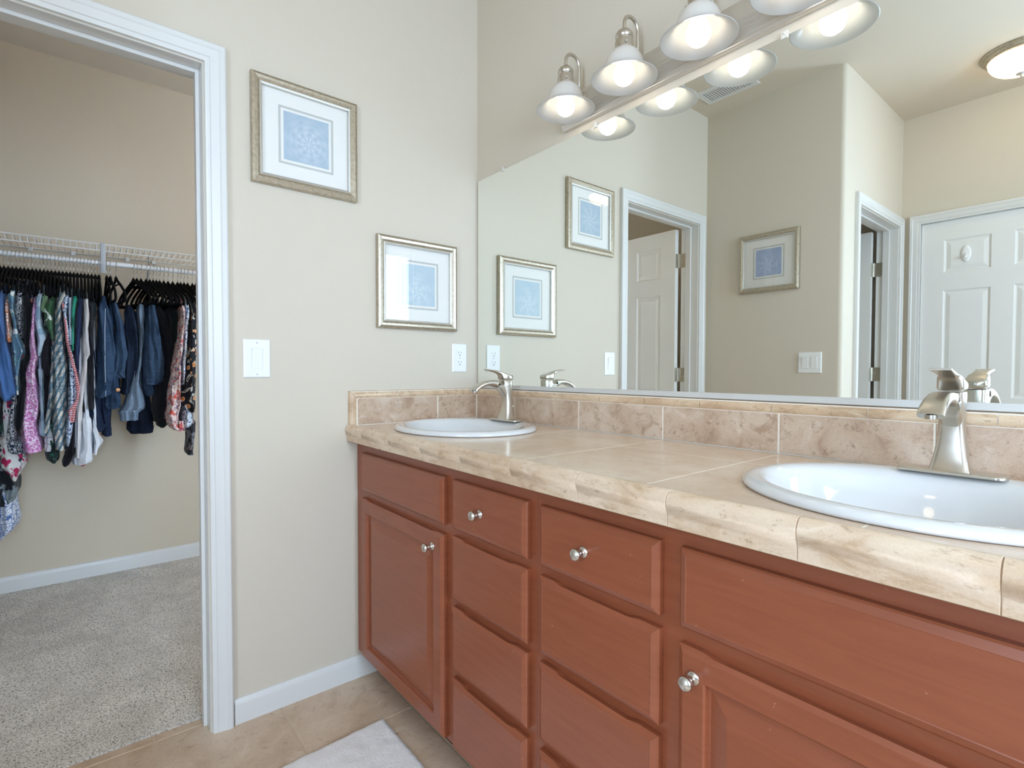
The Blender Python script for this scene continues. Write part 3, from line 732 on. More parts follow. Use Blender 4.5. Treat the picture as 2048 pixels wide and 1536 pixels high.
m.add([Vector((p.x, p.y, .0006)) for p in edge], [tuple(range(len(edge)))]); m.build('pile', TERRY, bm_, smooth=True)

# ------------------------------------------------------------------ closet: wire shelf, rod
WIRE = plain('white_vinyl_wire', srgb(226, 224, 218), .35)
RODM = plain('white_rod', srgb(228, 227, 224), .3)
GREYM = plain('grey_bracket', srgb(176, 178, 178), .4)
RX, RZ, RR = -1.500, 1.648, .0125
SY0, SY1 = -2.38, .35
LX0, LZT, LZB = -1.487, 1.738, 1.706
ws = thing('wire_shelf', (0, 0, 0), 'white wire shelf along the closet back wall above the clothes', 'shelf')
m = MB(); step = .0249; n = int((SY1-SY0)/step)
for i in range(n+1):
    y = SY0+i*step; m.tube([(-1.790, y, LZT-.003), (LX0, y, LZT), (LX0+.001, y, LZB)], .0016, 6)
for x, z, r in ((-1.785, LZT-.006, .003), (-1.64, LZT-.005, .0028), (LX0, LZT, .0030), (LX0+.002, LZB, .0030)): m.tube([(x, SY0, z), (x, SY1, z)], r, 8)
m.build('wire_grid', WIRE, ws)
for y in (-1.49, -1.325, -1.095, -.975, -.60, -.20, -1.9, -2.2):
    m = MB(); m.box(-1.792, -1.778, y-.009, y+.009, LZT-.022, LZT-.001); m.build('wall_clip', WIRE, ws, bev=.002)
for y in (-1.022, -1.93, -.1):
    m = MB(); m.tube([(LX0-.002, y, LZB+.002), (-1.60, y, 1.58), (-1.785, y, 1.40)], .0085, 8, sq=(1, .35)); m.box(-1.792, -1.785, y-.010, y+.010, 1.385, 1.42); m.build('support_brace', GREYM, ws)
rd = thing('closet_rod', (0, 0, 0), 'white hanging rod under the wire shelf holding the clothes', 'rod')
m = MB(); m.tube([(RX, SY0, RZ), (RX, SY1, RZ)], RR, 20); m.build('pole', RODM, rd, smooth=True, angle=60)
for y in (-1.210, -2.05, -.30):
    m = MB(); m.tube([(LX0+.0085, y, LZT+.004), (LX0+.0095, y, LZB-.004), (RX+.017, y, RZ+.020), (RX+.016, y, RZ-.004), (RX+.010, y, RZ-.030), (RX+.004, y, RZ-.048)], .0105, 8, sq=(.25, 1)); m.box(RX-.012, RX+.014, y-.009, y+.009, RZ-.0165, RZ-.0128); m.build('rod_hook', GREYM, rd)

# ------------------------------------------------------------------ hangers
VELVET = NT('black_velvet'); VELVET.col((.006, .006, .0065, 1)); VELVET.p(Roughness=.9, Specular_IOR_Level=.12, Sheen_Weight=0); VELVET = VELVET.mat
CHROME = plain('hanger_hook_metal', srgb(196, 194, 190), .22, 1)
def make_hanger():
    """origin at the rod axis; arms along x"""
    t = thing('clothes_hanger', (RX, 0, RZ), 'slim black velvet clothes hanger on the closet rod', 'hanger', 0, 'black velvet hangers')
    m = MB(); r = RR+.0022
    pts = [(r*math.cos(math.radians(a)), 0, r*math.sin(math.radians(a))) for a in range(-60, 211, 15)]
    pts = [(-x, y, z) for x, y, z in pts]
    pts += [(.010, 0, -.020), (.003, 0, -.032), (0, 0, -.045), (0, 0, -.074)]
    m.tube(pts, .0016, 8); m.build('hook', CHROME, t, smooth=True)
    m = MB(); P = [(0, -.068), (.010, -.076), (.045, -.092), (.110, -.118), (.168, -.146), (.196, -.168), (.203, -.186), (.194, -.196), (.17, -.199)]
    path = [(-x, 0, z) for x, z in reversed(P[1:])] + [(x, 0, z) for x, z in P]
    m.tube(path + [(.0, 0, -.200), (-.17, 0, -.199)], .0085, 8, sq=(.9, .62)); m.lathe([(0, -.060), (.004, -.061), (.007, -.070), (.008, -.082), (0, -.084)], 10)
    m.tube([(-.05, 0, -.105), (.05, 0, -.105)], .004, 6); m.build('body', VELVET, t, smooth=True, angle=60)
    return t
hg = make_hanger()
ys = [-1.592+.0135*k for k in range(25)] + [-1.2545, -1.2405, -1.2265]
spots = [(y, random.uniform(-.006, .006)) for y in ys]
spots += [(-1.1960, .03), (-1.1820, .06), (-1.1590, .13)]
right = [-1.0880, -1.0740, -1.0560, -1.0350, -1.0190, -1.0040, -.9900, -.9760, -.9580, -.9390, -.9180, -.8960, -.8820, -.8660, -.8500, -.8280, -.8120, -.7960]
spots += [(y, .27-.006*i+.012*(i % 2)) for i, y in enumerate(right)]
for i, (y, a) in enumerate(spots):
    o = hg if i == 0 else dup(hg)
    o.location = (RX, y, RZ); o.rotation_euler = (0, 0, a)
    o['label'] = 'slim black velvet hanger in the packed left run of the rod' if i < 28 else ('slim black velvet hanger beside the rod bracket' if i < 31 else 'slim black velvet hanger in the right run by the door casing')
    o['group'] = 'black velvet hangers, left run' if i < 28 else ('black velvet hangers by the bracket' if i < 31 else 'black velvet hangers, right run')

# ------------------------------------------------------------------ fabrics
def fab(name, base, layers=(), rough=.85):
    """layers: (kind, colour, scale, threshold, [stretch], [rotation])"""
    m = NT(name); c = base
    for ly in layers:
        k, colr, sc, th = ly[:4]; st = ly[4] if len(ly) > 4 else (1, 1, 1); ro = ly[5] if len(ly) > 5 else (0, 0, 0)
        mp = m.n('Mapping'); m.t.links.new(m.co.outputs['Object'], mp.inputs['Vector']); mp.inputs['Scale'].default_value = st; mp.inputs['Rotation'].default_value = ro
        v = mp.outputs['Vector']; on = [(th-.012, (0, 0, 0, 1)), (th+.012, (1, 1, 1, 1))]; off = [(th-.012, (1, 1, 1, 1)), (th+.012, (0, 0, 0, 1))]
        if k == 'squig': f = m.ramp(m.noise(sc, 1.5, .5, 1.6, vec=v), [(th-.05, (0, 0, 0, 1)), (th-.035, (1, 1, 1, 1)), (th+.035, (1, 1, 1, 1)), (th+.05, (0, 0, 0, 1))])
        elif k == 'blot': f = m.ramp(m.noise(sc, 3, .55, .4, vec=v), on)
        elif k == 'dots':
            q = m.n('TexVoronoi'); m.t.links.new(v, q.inputs['Vector']); q.inputs['Scale'].default_value = sc; q.inputs['Randomness'].default_value = .7; f = m.ramp(q.outputs['Distance'], off)
        elif k == 'wave':
            q = m.n('TexWave'); m.t.links.new(v, q.inputs['Vector']); q.inputs['Scale'].default_value = sc; q.inputs['Distortion'].default_value = .4; q.bands_direction = 'Y'; f = m.ramp(q.outputs['Color'], on)
        elif k == 'zig':
            sp = m.n('SeparateXYZ'); m.t.links.new(v, sp.inputs[0])
            z = m.math('ADD', m.math('MULTIPLY', sp.outputs['Z'], sc), m.math('MULTIPLY', m.math('PINGPONG', m.math('MULTIPLY', sp.outputs['Y'], sc*1.3), .5), 1.2))
            f = m.ramp(m.math('FRACT', z), on)
        elif k == 'brick':
            q = m.n('TexBrick'); m.t.links.new(v, q.inputs['Vector']); q.inputs['Scale'].default_value = sc
            q.inputs['Color1'].default_value = (1, 1, 1, 1); q.inputs['Color2'].default_value = (0, 0, 0, 1); q.inputs['Mortar'].default_value = (0, 0, 0, 1); q.inputs['Mortar Size'].default_value = th; f = q.outputs['Color']
        elif k == 'tri':
            q = m.n('TexVoronoi'); m.t.links.new(v, q.inputs['Vector']); q.feature = 'DISTANCE_TO_EDGE'; q.inputs['Scale'].default_value = sc; q.inputs['Randomness'].default_value = .35; f = m.ramp(q.outputs['Distance'], off)
        c = m.mix(f, c, colr)
    m.col(c); m.p(Roughness=rough, Specular_IOR_Level=.25, Sheen_Weight=.08)
    m.bump(m.noise(420, 2, .6), .25, .0012); return m.mat
R_ = srgb
WH = R_(226, 226, 224)
def denim(name, base, fade):
    m = NT(name); b = m.noise(9, 4, .55, .3); w = m.noise(70, 4, .65, stretch=(1, 1, .25)); z = m.noise(26, 3, .6, .6, stretch=(.5, .5, 3.2))
    c = m.mix(m.ramp(b, [(.35, (0, 0, 0, 1)), (.75, (.7, .7, .7, 1))]), base, fade)
    c = m.mix(m.ramp(z, [(.60, (0, 0, 0, 1)), (.72, (.45, .45, .45, 1))]), c, (fade[0]*1.5, fade[1]*1.5, fade[2]*1.5, 1))
    c = m.mix(m.ramp(w, [(.3, (.35, .35, .35, 1)), (.6, (0, 0, 0, 1))]), c, (base[0]*.45, base[1]*.45, base[2]*.5, 1))
    m.col(c); m.p(Roughness=.85, Specular_IOR_Level=.2); m.bump(m.math('ADD', w, z), .5, .003); return m.mat
FB = dict(
 blue=fab('slate_blue_cotton', R_(72, 108, 160)),
 peach=fab('peach_floral_cotton', R_(232, 176, 152), [('blot', R_(240, 226, 218), 22, .52), ('blot', R_(196, 104, 60), 30, .62), ('squig', R_(214, 120, 70), 26, .44)]),
 tealfloral=fab('grey_teal_floral', R_(98, 132, 152), [('dots', R_(222, 226, 224), 26, .34), ('blot', R_(196, 206, 150), 24, .63), ('dots', R_(186, 50, 104), 15, .17), ('blot', R_(118, 160, 158), 17, .60)]),
 navylace=fab('navy_lace_print', R_(24, 34, 56), [('squig', R_(206, 210, 212), 62, .5), ('blot', R_(214, 216, 214), 90, .60)]),
 black=fab('black_knit', (.008, .008, .011, 1)),
 dotted=fab('black_white_dots', (.008, .009, .016, 1), [('dots', WH, 70, .30), ('blot', R_(206, 92, 80), 20, .66)]),
 pink=fab('pink_squiggle_print', R_(190, 112, 168), [('squig', R_(236, 216, 230), 40, .5, (1, 1, 1)), ('dots', R_(232, 212, 228), 95, .20)]),
 tiedye=fab('grey_blue_tie_dye', R_(176, 194, 206), [('blot', R_(140, 166, 184), 14, .52), ('blot', R_(206, 216, 222), 20, .62)]),
 sage=fab('sage_cotton', R_(112, 138, 104)),
 green=fab('dark_green_embroidered', R_(58, 94, 62), [('squig', R_(206, 214, 200), 16, .66), ('dots', R_(226, 164, 156), 22, .13)]),
 tealstripe=fab('teal_cream_stripes', R_(222, 214, 200), [('wave', R_(84, 112, 124), 17, .62, (1, 1, 1), (.35, 0, 0)), ('brick', R_(82, 112, 126), 17, .012, (1, 1, 1), (1.25, .2, .4))]),
 bluetri=fab('blue_white_geometric', R_(198, 212, 232), [('tri', R_(30, 42, 78), 60, .085, (1, 1, 1)), ('zig', R_(214, 224, 238), 46, .72)]),
 redzig=fab('red_white_chevron', R_(238, 216, 214), [('zig', R_(196, 60, 74), 95, .45)]),
 paleblue=fab('pale_blue_jersey', R_(206, 220, 232)),
 emerald=fab('emerald_satin', R_(24, 132, 104), [('blot', R_(70, 176, 146), 26, .60, (1, 1, .3))], .35),
 navyblue=fab('navy_cotton', R_(44, 58, 92)),
 whiterib=fab('off_white_rib', R_(224, 220, 218), [('wave', R_(204, 200, 200), 60, .6)]),
 greyrib=fab('light_grey_rib', R_(188, 190, 196), [('wave', R_(166, 168, 176), 70, .6)]),
 olive=fab('dark_olive_twill', R_(70, 82, 78)),
 darkfloral=fab('dark_green_floral', (.012, .02, .018, 1), [('blot', R_(40, 86, 70), 30, .55), ('dots', R_(190, 200, 196), 60, .13)]),
 whitegeo=fab('white_line_print', R_(224, 224, 228), [('tri', R_(60, 64, 84), 34, .03)]),
 white=fab('white_cotton', R_(228, 230, 234)),
 magenta=fab('bright_pink_cotton', R_(206, 30, 92)),
 magentafloral=fab('magenta_floral', R_(212, 210, 206), [('blot', R_(172, 40, 84), 26, .55), ('dots', R_(46, 52, 66), 24, .22), ('blot', R_(120, 140, 128), 30, .63)]),
 darkfloral2=fab('black_large_floral', (.012, .014, .018, 1), [('blot', R_(118, 128, 132), 15, .57), ('blot', R_(52, 76, 66), 18, .57), ('blot', R_(206, 150, 166), 19, .64)]),
 blueleaf=fab('blue_leaf_print', R_(222, 226, 232), [('squig', R_(78, 106, 160), 44, .5), ('tri', R_(84, 112, 164), 26, .03)]),
 coralfloral=fab('coral_floral', R_(228, 206, 196), [('blot', R_(212, 96, 84), 24, .56), ('squig', R_(104, 70, 110), 40, .60), ('dots', R_(214, 78, 64), 30, .17)]),
 bluefloral=fab('blue_sprig_print', R_(228, 232, 236), [('blot', R_(86, 124, 164), 62, .57), ('squig', R_(42, 70, 118), 52, .60)]),
 orangefloral=fab('orange_flower_print', (.012, .013, .018, 1), [('dots', R_(232, 176, 132), 24, .30), ('dots', R_(206, 120, 50), 24, .20), ('squig', R_(196, 196, 186), 15, .64)]),
 greyfloral=fab('grey_wispy_floral', R_(126, 124, 130), [('blot', R_(40, 42, 50), 26, .5), ('blot', R_(190, 160, 160), 30, .63)]),
 denimdark=denim('dark_navy_denim', R_(26, 36, 56), R_(38, 52, 76)), denimmid=denim('mid_blue_denim', R_(42, 60, 84), R_(68, 90, 114)), denimmid2=denim('washed_blue_denim', R_(46, 64, 88), R_(78, 100, 122)),
 denimdark2=denim('deep_navy_denim', R_(24, 34, 50), R_(42, 56, 76)), denimpale=denim('pale_grey_denim', R_(112, 130, 148), R_(150, 164, 178)), denimblack=denim('blue_black_denim', R_(18, 26, 42), R_(32, 44, 64)),
 blackgreen=fab('green_black_cotton', (.012, .016, .014, 1)),
)
THREAD = plain('pale_thread', srgb(170, 184, 196), .8)
COPPER = plain('copper_button', srgb(206, 160, 124), .25, .9)
GARMENTS = [
 ('tee_shirt',-1.262,0.21,[(1.49,-1.553,-1.546),(1.47,-1.572,-1.544),(1.411,-1.579,-1.547),(1.327,-1.58,-1.548),(1.222,-1.582,-1.538),(1.159,-1.583,-1.528),(1.074,-1.584,-1.516),(1.027,-1.585,-1.509),(1.006,-1.579,-1.514),(0.983,-1.562,-1.537)],'blue','slate blue short sleeved tee shirt at far left of the closet rod'),
 ('blouse',-1.285,0.19,[(1.462,-1.545,-1.539),(1.436,-1.548,-1.539),(1.393,-1.55,-1.537),(1.33,-1.55,-1.533),(1.287,-1.551,-1.528),(1.253,-1.55,-1.528),(1.236,-1.544,-1.532)],'peach','peach floral blouse sleeve beside the slate blue tee'),
 ('blouse',-1.278,0.2,[(1.511,-1.51,-1.5),(1.498,-1.521,-1.499),(1.469,-1.534,-1.509),(1.437,-1.542,-1.516),(1.373,-1.537,-1.516),(1.309,-1.527,-1.511),(1.256,-1.534,-1.5),(1.224,-1.538,-1.488),(1.196,-1.538,-1.48),(1.185,-1.532,-1.488),(1.159,-1.532,-1.501),(1.117,-1.527,-1.507),(1.063,-1.52,-1.511),(1.009,-1.52,-1.512)],'tealfloral','grey teal floral blouse with flared sleeve left of black knit'),
 ('blouse',-1.29,0.19,[(1.519,-1.484,-1.464),(1.503,-1.496,-1.464),(1.473,-1.506,-1.484),(1.44,-1.516,-1.494),(1.375,-1.524,-1.492),(1.311,-1.514,-1.495),(1.268,-1.51,-1.496),(1.255,-1.507,-1.497)],'navylace','navy and white lace print blouse beside the grey teal floral'),
 ('blouse',-1.268,0.17,[(1.01,-1.534,-1.52),(0.967,-1.538,-1.521),(0.924,-1.542,-1.525),(0.882,-1.549,-1.526),(0.828,-1.559,-1.519),(0.786,-1.566,-1.516),(0.768,-1.566,-1.51),(0.755,-1.554,-1.482)],'navylace','navy and white speckled hem behind slate blue tee'),
 ('cardigan',-1.3,0.2,[(1.518,-1.487,-1.452),(1.476,-1.491,-1.462),(1.379,-1.493,-1.461),(1.248,-1.498,-1.463),(1.16,-1.496,-1.474),(1.073,-1.51,-1.479),(0.986,-1.518,-1.496),(0.899,-1.529,-1.504),(0.852,-1.53,-1.511)],'black','plain black knit top left of the pink print shirt'),
 ('blouse',-1.286,0.19,[(1.483,-1.465,-1.445),(1.465,-1.471,-1.452),(1.439,-1.473,-1.459),(1.411,-1.472,-1.459)],'dotted','black blouse with white dots behind pink print shirt'),
 ('shirt',-1.262,0.22,[(1.45,-1.458,-1.451),(1.42,-1.46,-1.453),(1.333,-1.466,-1.455),(1.268,-1.473,-1.456),(1.225,-1.477,-1.453),(1.192,-1.478,-1.447),(1.173,-1.478,-1.443),(1.156,-1.48,-1.451),(1.127,-1.487,-1.453),(1.099,-1.492,-1.455),(1.062,-1.491,-1.452),(1.019,-1.496,-1.447),(0.976,-1.5,-1.441),(0.932,-1.504,-1.446),(0.879,-1.51,-1.457),(0.835,-1.512,-1.448),(0.791,-1.516,-1.439),(0.765,-1.516,-1.436),(0.754,-1.501,-1.443)],'pink','long pink shirt with white squiggle print'),
 ('top',-1.278,0.2,[(1.504,-1.422,-1.414),(1.494,-1.435,-1.41),(1.467,-1.448,-1.416),(1.423,-1.454,-1.43),(1.357,-1.457,-1.432),(1.314,-1.457,-1.428),(1.281,-1.456,-1.417),(1.257,-1.453,-1.414),(1.244,-1.45,-1.423),(1.204,-1.451,-1.435),(1.178,-1.448,-1.44)],'tiedye','pale grey blue tie dye top right of pink print shirt'),
 ('top',-1.292,0.17,[(1.117,-1.453,-1.429),(1.05,-1.449,-1.43),(0.984,-1.446,-1.431),(0.918,-1.446,-1.43),(0.862,-1.454,-1.429),(0.833,-1.453,-1.427),(0.824,-1.446,-1.417)],'tiedye','grey blue tie dye hem right of long pink shirt'),
 ('top',-1.283,0.18,[(1.501,-1.414,-1.402),(1.481,-1.424,-1.403),(1.447,-1.429,-1.41),(1.414,-1.433,-1.413),(1.387,-1.439,-1.417),(1.372,-1.431,-1.421)],'sage','sage green cap sleeve above the dark green blouse'),
 ('blouse',-1.28,0.19,[(1.483,-1.396,-1.384),(1.449,-1.403,-1.385),(1.415,-1.42,-1.385),(1.382,-1.434,-1.386),(1.355,-1.431,-1.388),(1.32,-1.428,-1.388),(1.294,-1.422,-1.392),(1.276,-1.411,-1.392),(1.25,-1.403,-1.394)],'green','dark green blouse with small floral embroidery'),
 ('blouse',-1.296,0.19,[(1.305,-1.426,-1.406),(1.284,-1.415,-1.398),(1.228,-1.443,-1.395),(1.179,-1.447,-1.398),(1.128,-1.452,-1.402),(1.106,-1.439,-1.406),(1.09,-1.426,-1.409)],'black','black embroidered blouse below the dark green blouse'),
 ('dress',-1.272,0.21,[(1.514,-1.361,-1.35),(1.505,-1.373,-1.343),(1.487,-1.381,-1.338),(1.451,-1.383,-1.339),(1.406,-1.385,-1.363),(1.339,-1.391,-1.364),(1.272,-1.395,-1.359),(1.206,-1.4,-1.356),(1.139,-1.404,-1.35),(1.072,-1.407,-1.351),(1.005,-1.411,-1.352),(0.916,-1.406,-1.355),(0.849,-1.411,-1.358),(0.782,-1.408,-1.359),(0.759,-1.404,-1.36),(0.754,-1.394,-1.361)],'tealstripe','long teal and cream striped dress beside dark green blouse'),
 ('blouse',-1.263,0.18,[(1.117,-1.406,-1.396),(1.073,-1.41,-1.397),(1.017,-1.416,-1.396),(0.94,-1.425,-1.404),(0.875,-1.431,-1.41),(0.848,-1.435,-1.407),(0.837,-1.432,-1.41)],'tealstripe','teal and cream striped sleeve at front of the striped dress'),
 ('tunic',-1.275,0.2,[(1.501,-1.343,-1.336),(1.489,-1.353,-1.335),(1.453,-1.361,-1.335),(1.419,-1.365,-1.341),(1.385,-1.364,-1.348),(1.296,-1.355,-1.341),(1.229,-1.351,-1.337),(1.173,-1.345,-1.324),(1.128,-1.345,-1.318),(1.072,-1.348,-1.312),(1.004,-1.351,-1.311),(0.954,-1.353,-1.315),(0.895,-1.356,-1.327),(0.846,-1.36,-1.331),(0.801,-1.361,-1.34),(0.772,-1.358,-1.347)],'bluetri','blue and white geometric print tunic with red edging'),
 ('scarf',-1.268,0.04,[(1.411,-1.363,-1.356),(1.34,-1.357,-1.349),(1.251,-1.352,-1.345),(1.162,-1.338,-1.328),(1.133,-1.335,-1.323),(1.106,-1.327,-1.316),(1.026,-1.319,-1.31),(0.981,-1.322,-1.313),(0.932,-1.35,-1.322),(0.896,-1.347,-1.328),(0.88,-1.344,-1.332)],'redzig','narrow red and white chevron edge beside the geometric tunic'),
 ('camisole',-1.29,0.18,[(1.5,-1.328,-1.319),(1.479,-1.339,-1.321),(1.447,-1.344,-1.327),(1.388,-1.342,-1.333),(1.298,-1.34,-1.333),(1.23,-1.339,-1.332)],'paleblue','pale blue camisole left of emerald satin blouse'),
 ('blouse',-1.28,0.19,[(1.502,-1.314,-1.303),(1.484,-1.325,-1.3),(1.456,-1.328,-1.304),(1.388,-1.333,-1.316),(1.298,-1.334,-1.322),(1.23,-1.335,-1.323),(1.203,-1.332,-1.325)],'emerald','emerald green satin blouse beside pale blue camisole'),
 ('shirt',-1.284,0.19,[(1.498,-1.296,-1.288),(1.481,-1.304,-1.288),(1.436,-1.308,-1.29),(1.344,-1.32,-1.292),(1.253,-1.321,-1.3),(1.208,-1.322,-1.303),(1.158,-1.326,-1.294),(1.135,-1.319,-1.304),(1.108,-1.318,-1.313)],'navyblue','navy blue shirt with pale blue print yoke'),
 ('tank_top',-1.276,0.19,[(1.487,-1.284,-1.275),(1.468,-1.29,-1.27),(1.425,-1.29,-1.269),(1.345,-1.292,-1.267),(1.254,-1.298,-1.272),(1.208,-1.301,-1.267),(1.186,-1.298,-1.266),(1.163,-1.296,-1.278),(1.105,-1.301,-1.281),(1.026,-1.312,-1.289),(0.935,-1.319,-1.3),(0.821,-1.326,-1.303),(0.741,-1.327,-1.31),(0.714,-1.326,-1.312)],'whiterib','long off white ribbed tank top in front of dark denim'),
 ('tank_top',-1.284,0.18,[(1.236,-1.307,-1.297),(1.163,-1.312,-1.296),(1.071,-1.315,-1.296),(0.98,-1.323,-1.308),(0.866,-1.329,-1.317),(0.764,-1.329,-1.322)],'greyrib','light grey ribbed tank top beside off white one'),
 ('trousers',-1.395,0.12,[(1.442,-1.261,-1.238),(1.403,-1.269,-1.241),(1.332,-1.272,-1.247),(1.26,-1.274,-1.248),(1.212,-1.271,-1.249)],'olive','dark olive folded trousers behind off white tank top'),
 ('skirt',-1.3,0.17,[(0.935,-1.351,-1.326),(0.866,-1.345,-1.327),(0.798,-1.354,-1.328),(0.73,-1.367,-1.331),(0.686,-1.378,-1.347),(0.677,-1.368,-1.361)],'black','black hem hanging below the geometric print tunic'),
 ('blouse',-1.3,0.17,[(0.803,-1.435,-1.383),(0.77,-1.434,-1.381),(0.736,-1.435,-1.385),(0.709,-1.429,-1.387),(0.699,-1.415,-1.392)],'darkfloral','dark green floral hem below the striped dress'),
 ('blouse',-1.292,0.16,[(0.85,-1.429,-1.406),(0.823,-1.433,-1.398),(0.782,-1.435,-1.397),(0.756,-1.436,-1.399),(0.752,-1.428,-1.414)],'whitegeo','white geometric print hem between pink shirt and striped dress'),
 ('ruffled_blouse',-1.306,0.17,[(0.885,-1.309,-1.266),(0.827,-1.31,-1.263),(0.793,-1.311,-1.262),(0.746,-1.315,-1.263),(0.706,-1.342,-1.263),(0.683,-1.342,-1.266),(0.677,-1.334,-1.295)],'white','white ruffled blouse hem below the dark denim jeans'),
 ('ruffled_blouse',-1.33,0.15,[(0.83,-1.267,-1.245),(0.806,-1.262,-1.239),(0.777,-1.262,-1.225),(0.763,-1.262,-1.229),(0.74,-1.262,-1.246),(0.714,-1.261,-1.252)],'white','white ruffled cuff right of the white hem'),
 ('camisole',-1.335,0.12,[(0.79,-1.311,-1.282),(0.709,-1.315,-1.283),(0.678,-1.316,-1.287),(0.667,-1.311,-1.296)],'magenta','bright pink hem peeking below white ruffled blouse'),
 ('dress',-1.28,0.2,[(0.817,-1.59,-1.513),(0.763,-1.591,-1.502),(0.735,-1.592,-1.485),(0.699,-1.592,-1.496),(0.665,-1.559,-1.516),(0.643,-1.544,-1.524),(0.632,-1.538,-1.529)],'magentafloral','magenta and white floral dress hem at lower left'),
 ('dress',-1.29,0.2,[(0.775,-1.592,-1.546),(0.732,-1.593,-1.538),(0.677,-1.594,-1.529),(0.634,-1.594,-1.52),(0.591,-1.595,-1.519),(0.555,-1.596,-1.531),(0.53,-1.596,-1.544)],'darkfloral2','black dress with grey and pink flowers at lower left'),
 ('dress',-1.305,0.2,[(0.601,-1.596,-1.541),(0.546,-1.597,-1.531),(0.513,-1.598,-1.528),(0.459,-1.599,-1.524),(0.422,-1.599,-1.533),(0.397,-1.6,-1.56),(0.377,-1.6,-1.579)],'blueleaf','white maxi dress with blue leaf print, lowest hem at left'),
 ('jeans',-1.372,0.13,[(1.212,-1.283,-1.246),(1.141,-1.291,-1.243),(1.07,-1.303,-1.24),(0.998,-1.304,-1.224),(0.927,-1.307,-1.216),(0.867,-1.31,-1.209),(0.836,-1.31,-1.206),(0.822,-1.305,-1.214)],'denimdark','long dark navy jeans with hemmed cuff beside ribbed tank tops'),
 ('jeans',-1.405,0.11,[(1.02,-1.24,-1.191),(0.922,-1.234,-1.19),(0.862,-1.229,-1.193),(0.82,-1.232,-1.192),(0.805,-1.226,-1.188),(0.793,-1.223,-1.19)],'denimdark','dark navy jeans leg behind the faded jeans'),
 ('jeans',-1.35,0.13,[(1.469,-1.22,-1.209),(1.45,-1.23,-1.202),(1.403,-1.236,-1.189),(1.332,-1.239,-1.177),(1.26,-1.242,-1.17),(1.165,-1.245,-1.164),(1.093,-1.252,-1.165),(1.034,-1.26,-1.167),(1.003,-1.275,-1.17),(0.991,-1.264,-1.193),(0.982,-1.246,-1.223)],'denimmid','mid blue jeans with copper button and pale side seam'),
 ('jeans',-1.37,0.13,[(1.448,-1.182,-1.165),(1.432,-1.18,-1.157),(1.384,-1.175,-1.144),(1.336,-1.17,-1.135),(1.263,-1.175,-1.124),(1.19,-1.182,-1.119),(1.129,-1.19,-1.124),(1.098,-1.193,-1.136),(1.078,-1.164,-1.129)],'denimmid2','mid blue jeans with ruched knee right of copper button jeans'),
 ('jeans',-1.378,0.12,[(1.105,-1.21,-1.155),(1.032,-1.214,-1.153),(0.972,-1.219,-1.151),(0.942,-1.221,-1.152),(0.928,-1.212,-1.158)],'denimmid','mid blue jeans waistband with white label'),
 ('jeans',-1.392,0.12,[(1.438,-1.124,-1.107),(1.409,-1.131,-1.083),(1.34,-1.132,-1.071),(1.241,-1.133,-1.065),(1.142,-1.139,-1.07),(1.055,-1.148,-1.083),(1.006,-1.156,-1.092),(0.994,-1.141,-1.113)],'denimdark2','deep navy jeans left of the pale grey jeans'),
 ('jeans',-1.382,0.12,[(1.446,-1.077,-1.054),(1.404,-1.079,-1.051),(1.292,-1.075,-1.052),(1.192,-1.078,-1.062),(1.105,-1.1,-1.067),(1.043,-1.121,-1.064),(0.993,-1.133,-1.05),(0.943,-1.142,-1.045),(0.924,-1.154,-1.049),(0.904,-1.158,-1.074),(0.865,-1.157,-1.079)],'denimpale','pale grey blue faded jeans with ruched waist'),
 ('jeans',-1.35,0.13,[(1.454,-1.03,-1.014),(1.437,-1.039,-1.006),(1.367,-1.044,-0.994),(1.267,-1.061,-0.976),(1.167,-1.067,-0.967),(1.092,-1.07,-0.968),(1.062,-1.07,-0.973),(1.042,-1.066,-0.996)],'denimmid2','blue jeans with whiskered thigh in front of black trousers'),
 ('jeans',-1.362,0.12,[(1.067,-1.061,-1.016),(1.03,-1.066,-1.012),(1.002,-1.058,-1.012),(0.985,-1.05,-1.019)],'denimmid','folded blue jeans cuff beside pale grey jeans'),
 ('jeans',-1.41,0.11,[(1.016,-1.064,-1.033),(0.941,-1.112,-1.026),(0.878,-1.121,-1.018),(0.84,-1.128,-1.014),(0.809,-1.126,-1.013),(0.794,-1.114,-1.019)],'denimblack','very dark navy jeans with low waistband behind pale jeans'),
 ('trousers',-1.375,0.13,[(1.441,-1.005,-0.984),(1.397,-1.002,-0.942),(1.271,-0.991,-0.922),(1.169,-0.979,-0.923),(1.041,-1.01,-0.938),(0.914,-1.027,-0.957),(0.851,-1.017,-0.975)],'black','black trousers hanging left of the coral floral blouse'),
 ('trousers',-1.4,0.13,[(1.458,-0.952,-0.921),(1.377,-0.944,-0.895),(1.221,-0.955,-0.897),(1.066,-0.97,-0.922),(0.911,-0.989,-0.941),(0.829,-1.003,-0.955),(0.819,-0.99,-0.973)],'blackgreen','black trousers with faint green cast behind coral blouse'),
 ('blouse',-1.282,0.2,[(1.49,-0.907,-0.892),(1.47,-0.907,-0.885),(1.408,-0.906,-0.888),(1.319,-0.913,-0.892),(1.218,-0.931,-0.899),(1.118,-0.95,-0.905),(1.017,-0.964,-0.906),(0.942,-0.969,-0.907),(0.892,-0.976,-0.916),(0.852,-0.968,-0.917),(0.829,-0.96,-0.921),(0.81,-0.939,-0.891)],'coralfloral','coral and cream floral blouse in front of the black trousers'),
 ('blouse',-1.3,0.19,[(1.518,-0.898,-0.885),(1.494,-0.896,-0.868),(1.423,-0.892,-0.866),(1.321,-0.894,-0.872),(1.219,-0.899,-0.88),(1.118,-0.905,-0.887),(1.041,-0.903,-0.895)],'bluefloral','white blouse with blue flower sprigs right of coral blouse'),
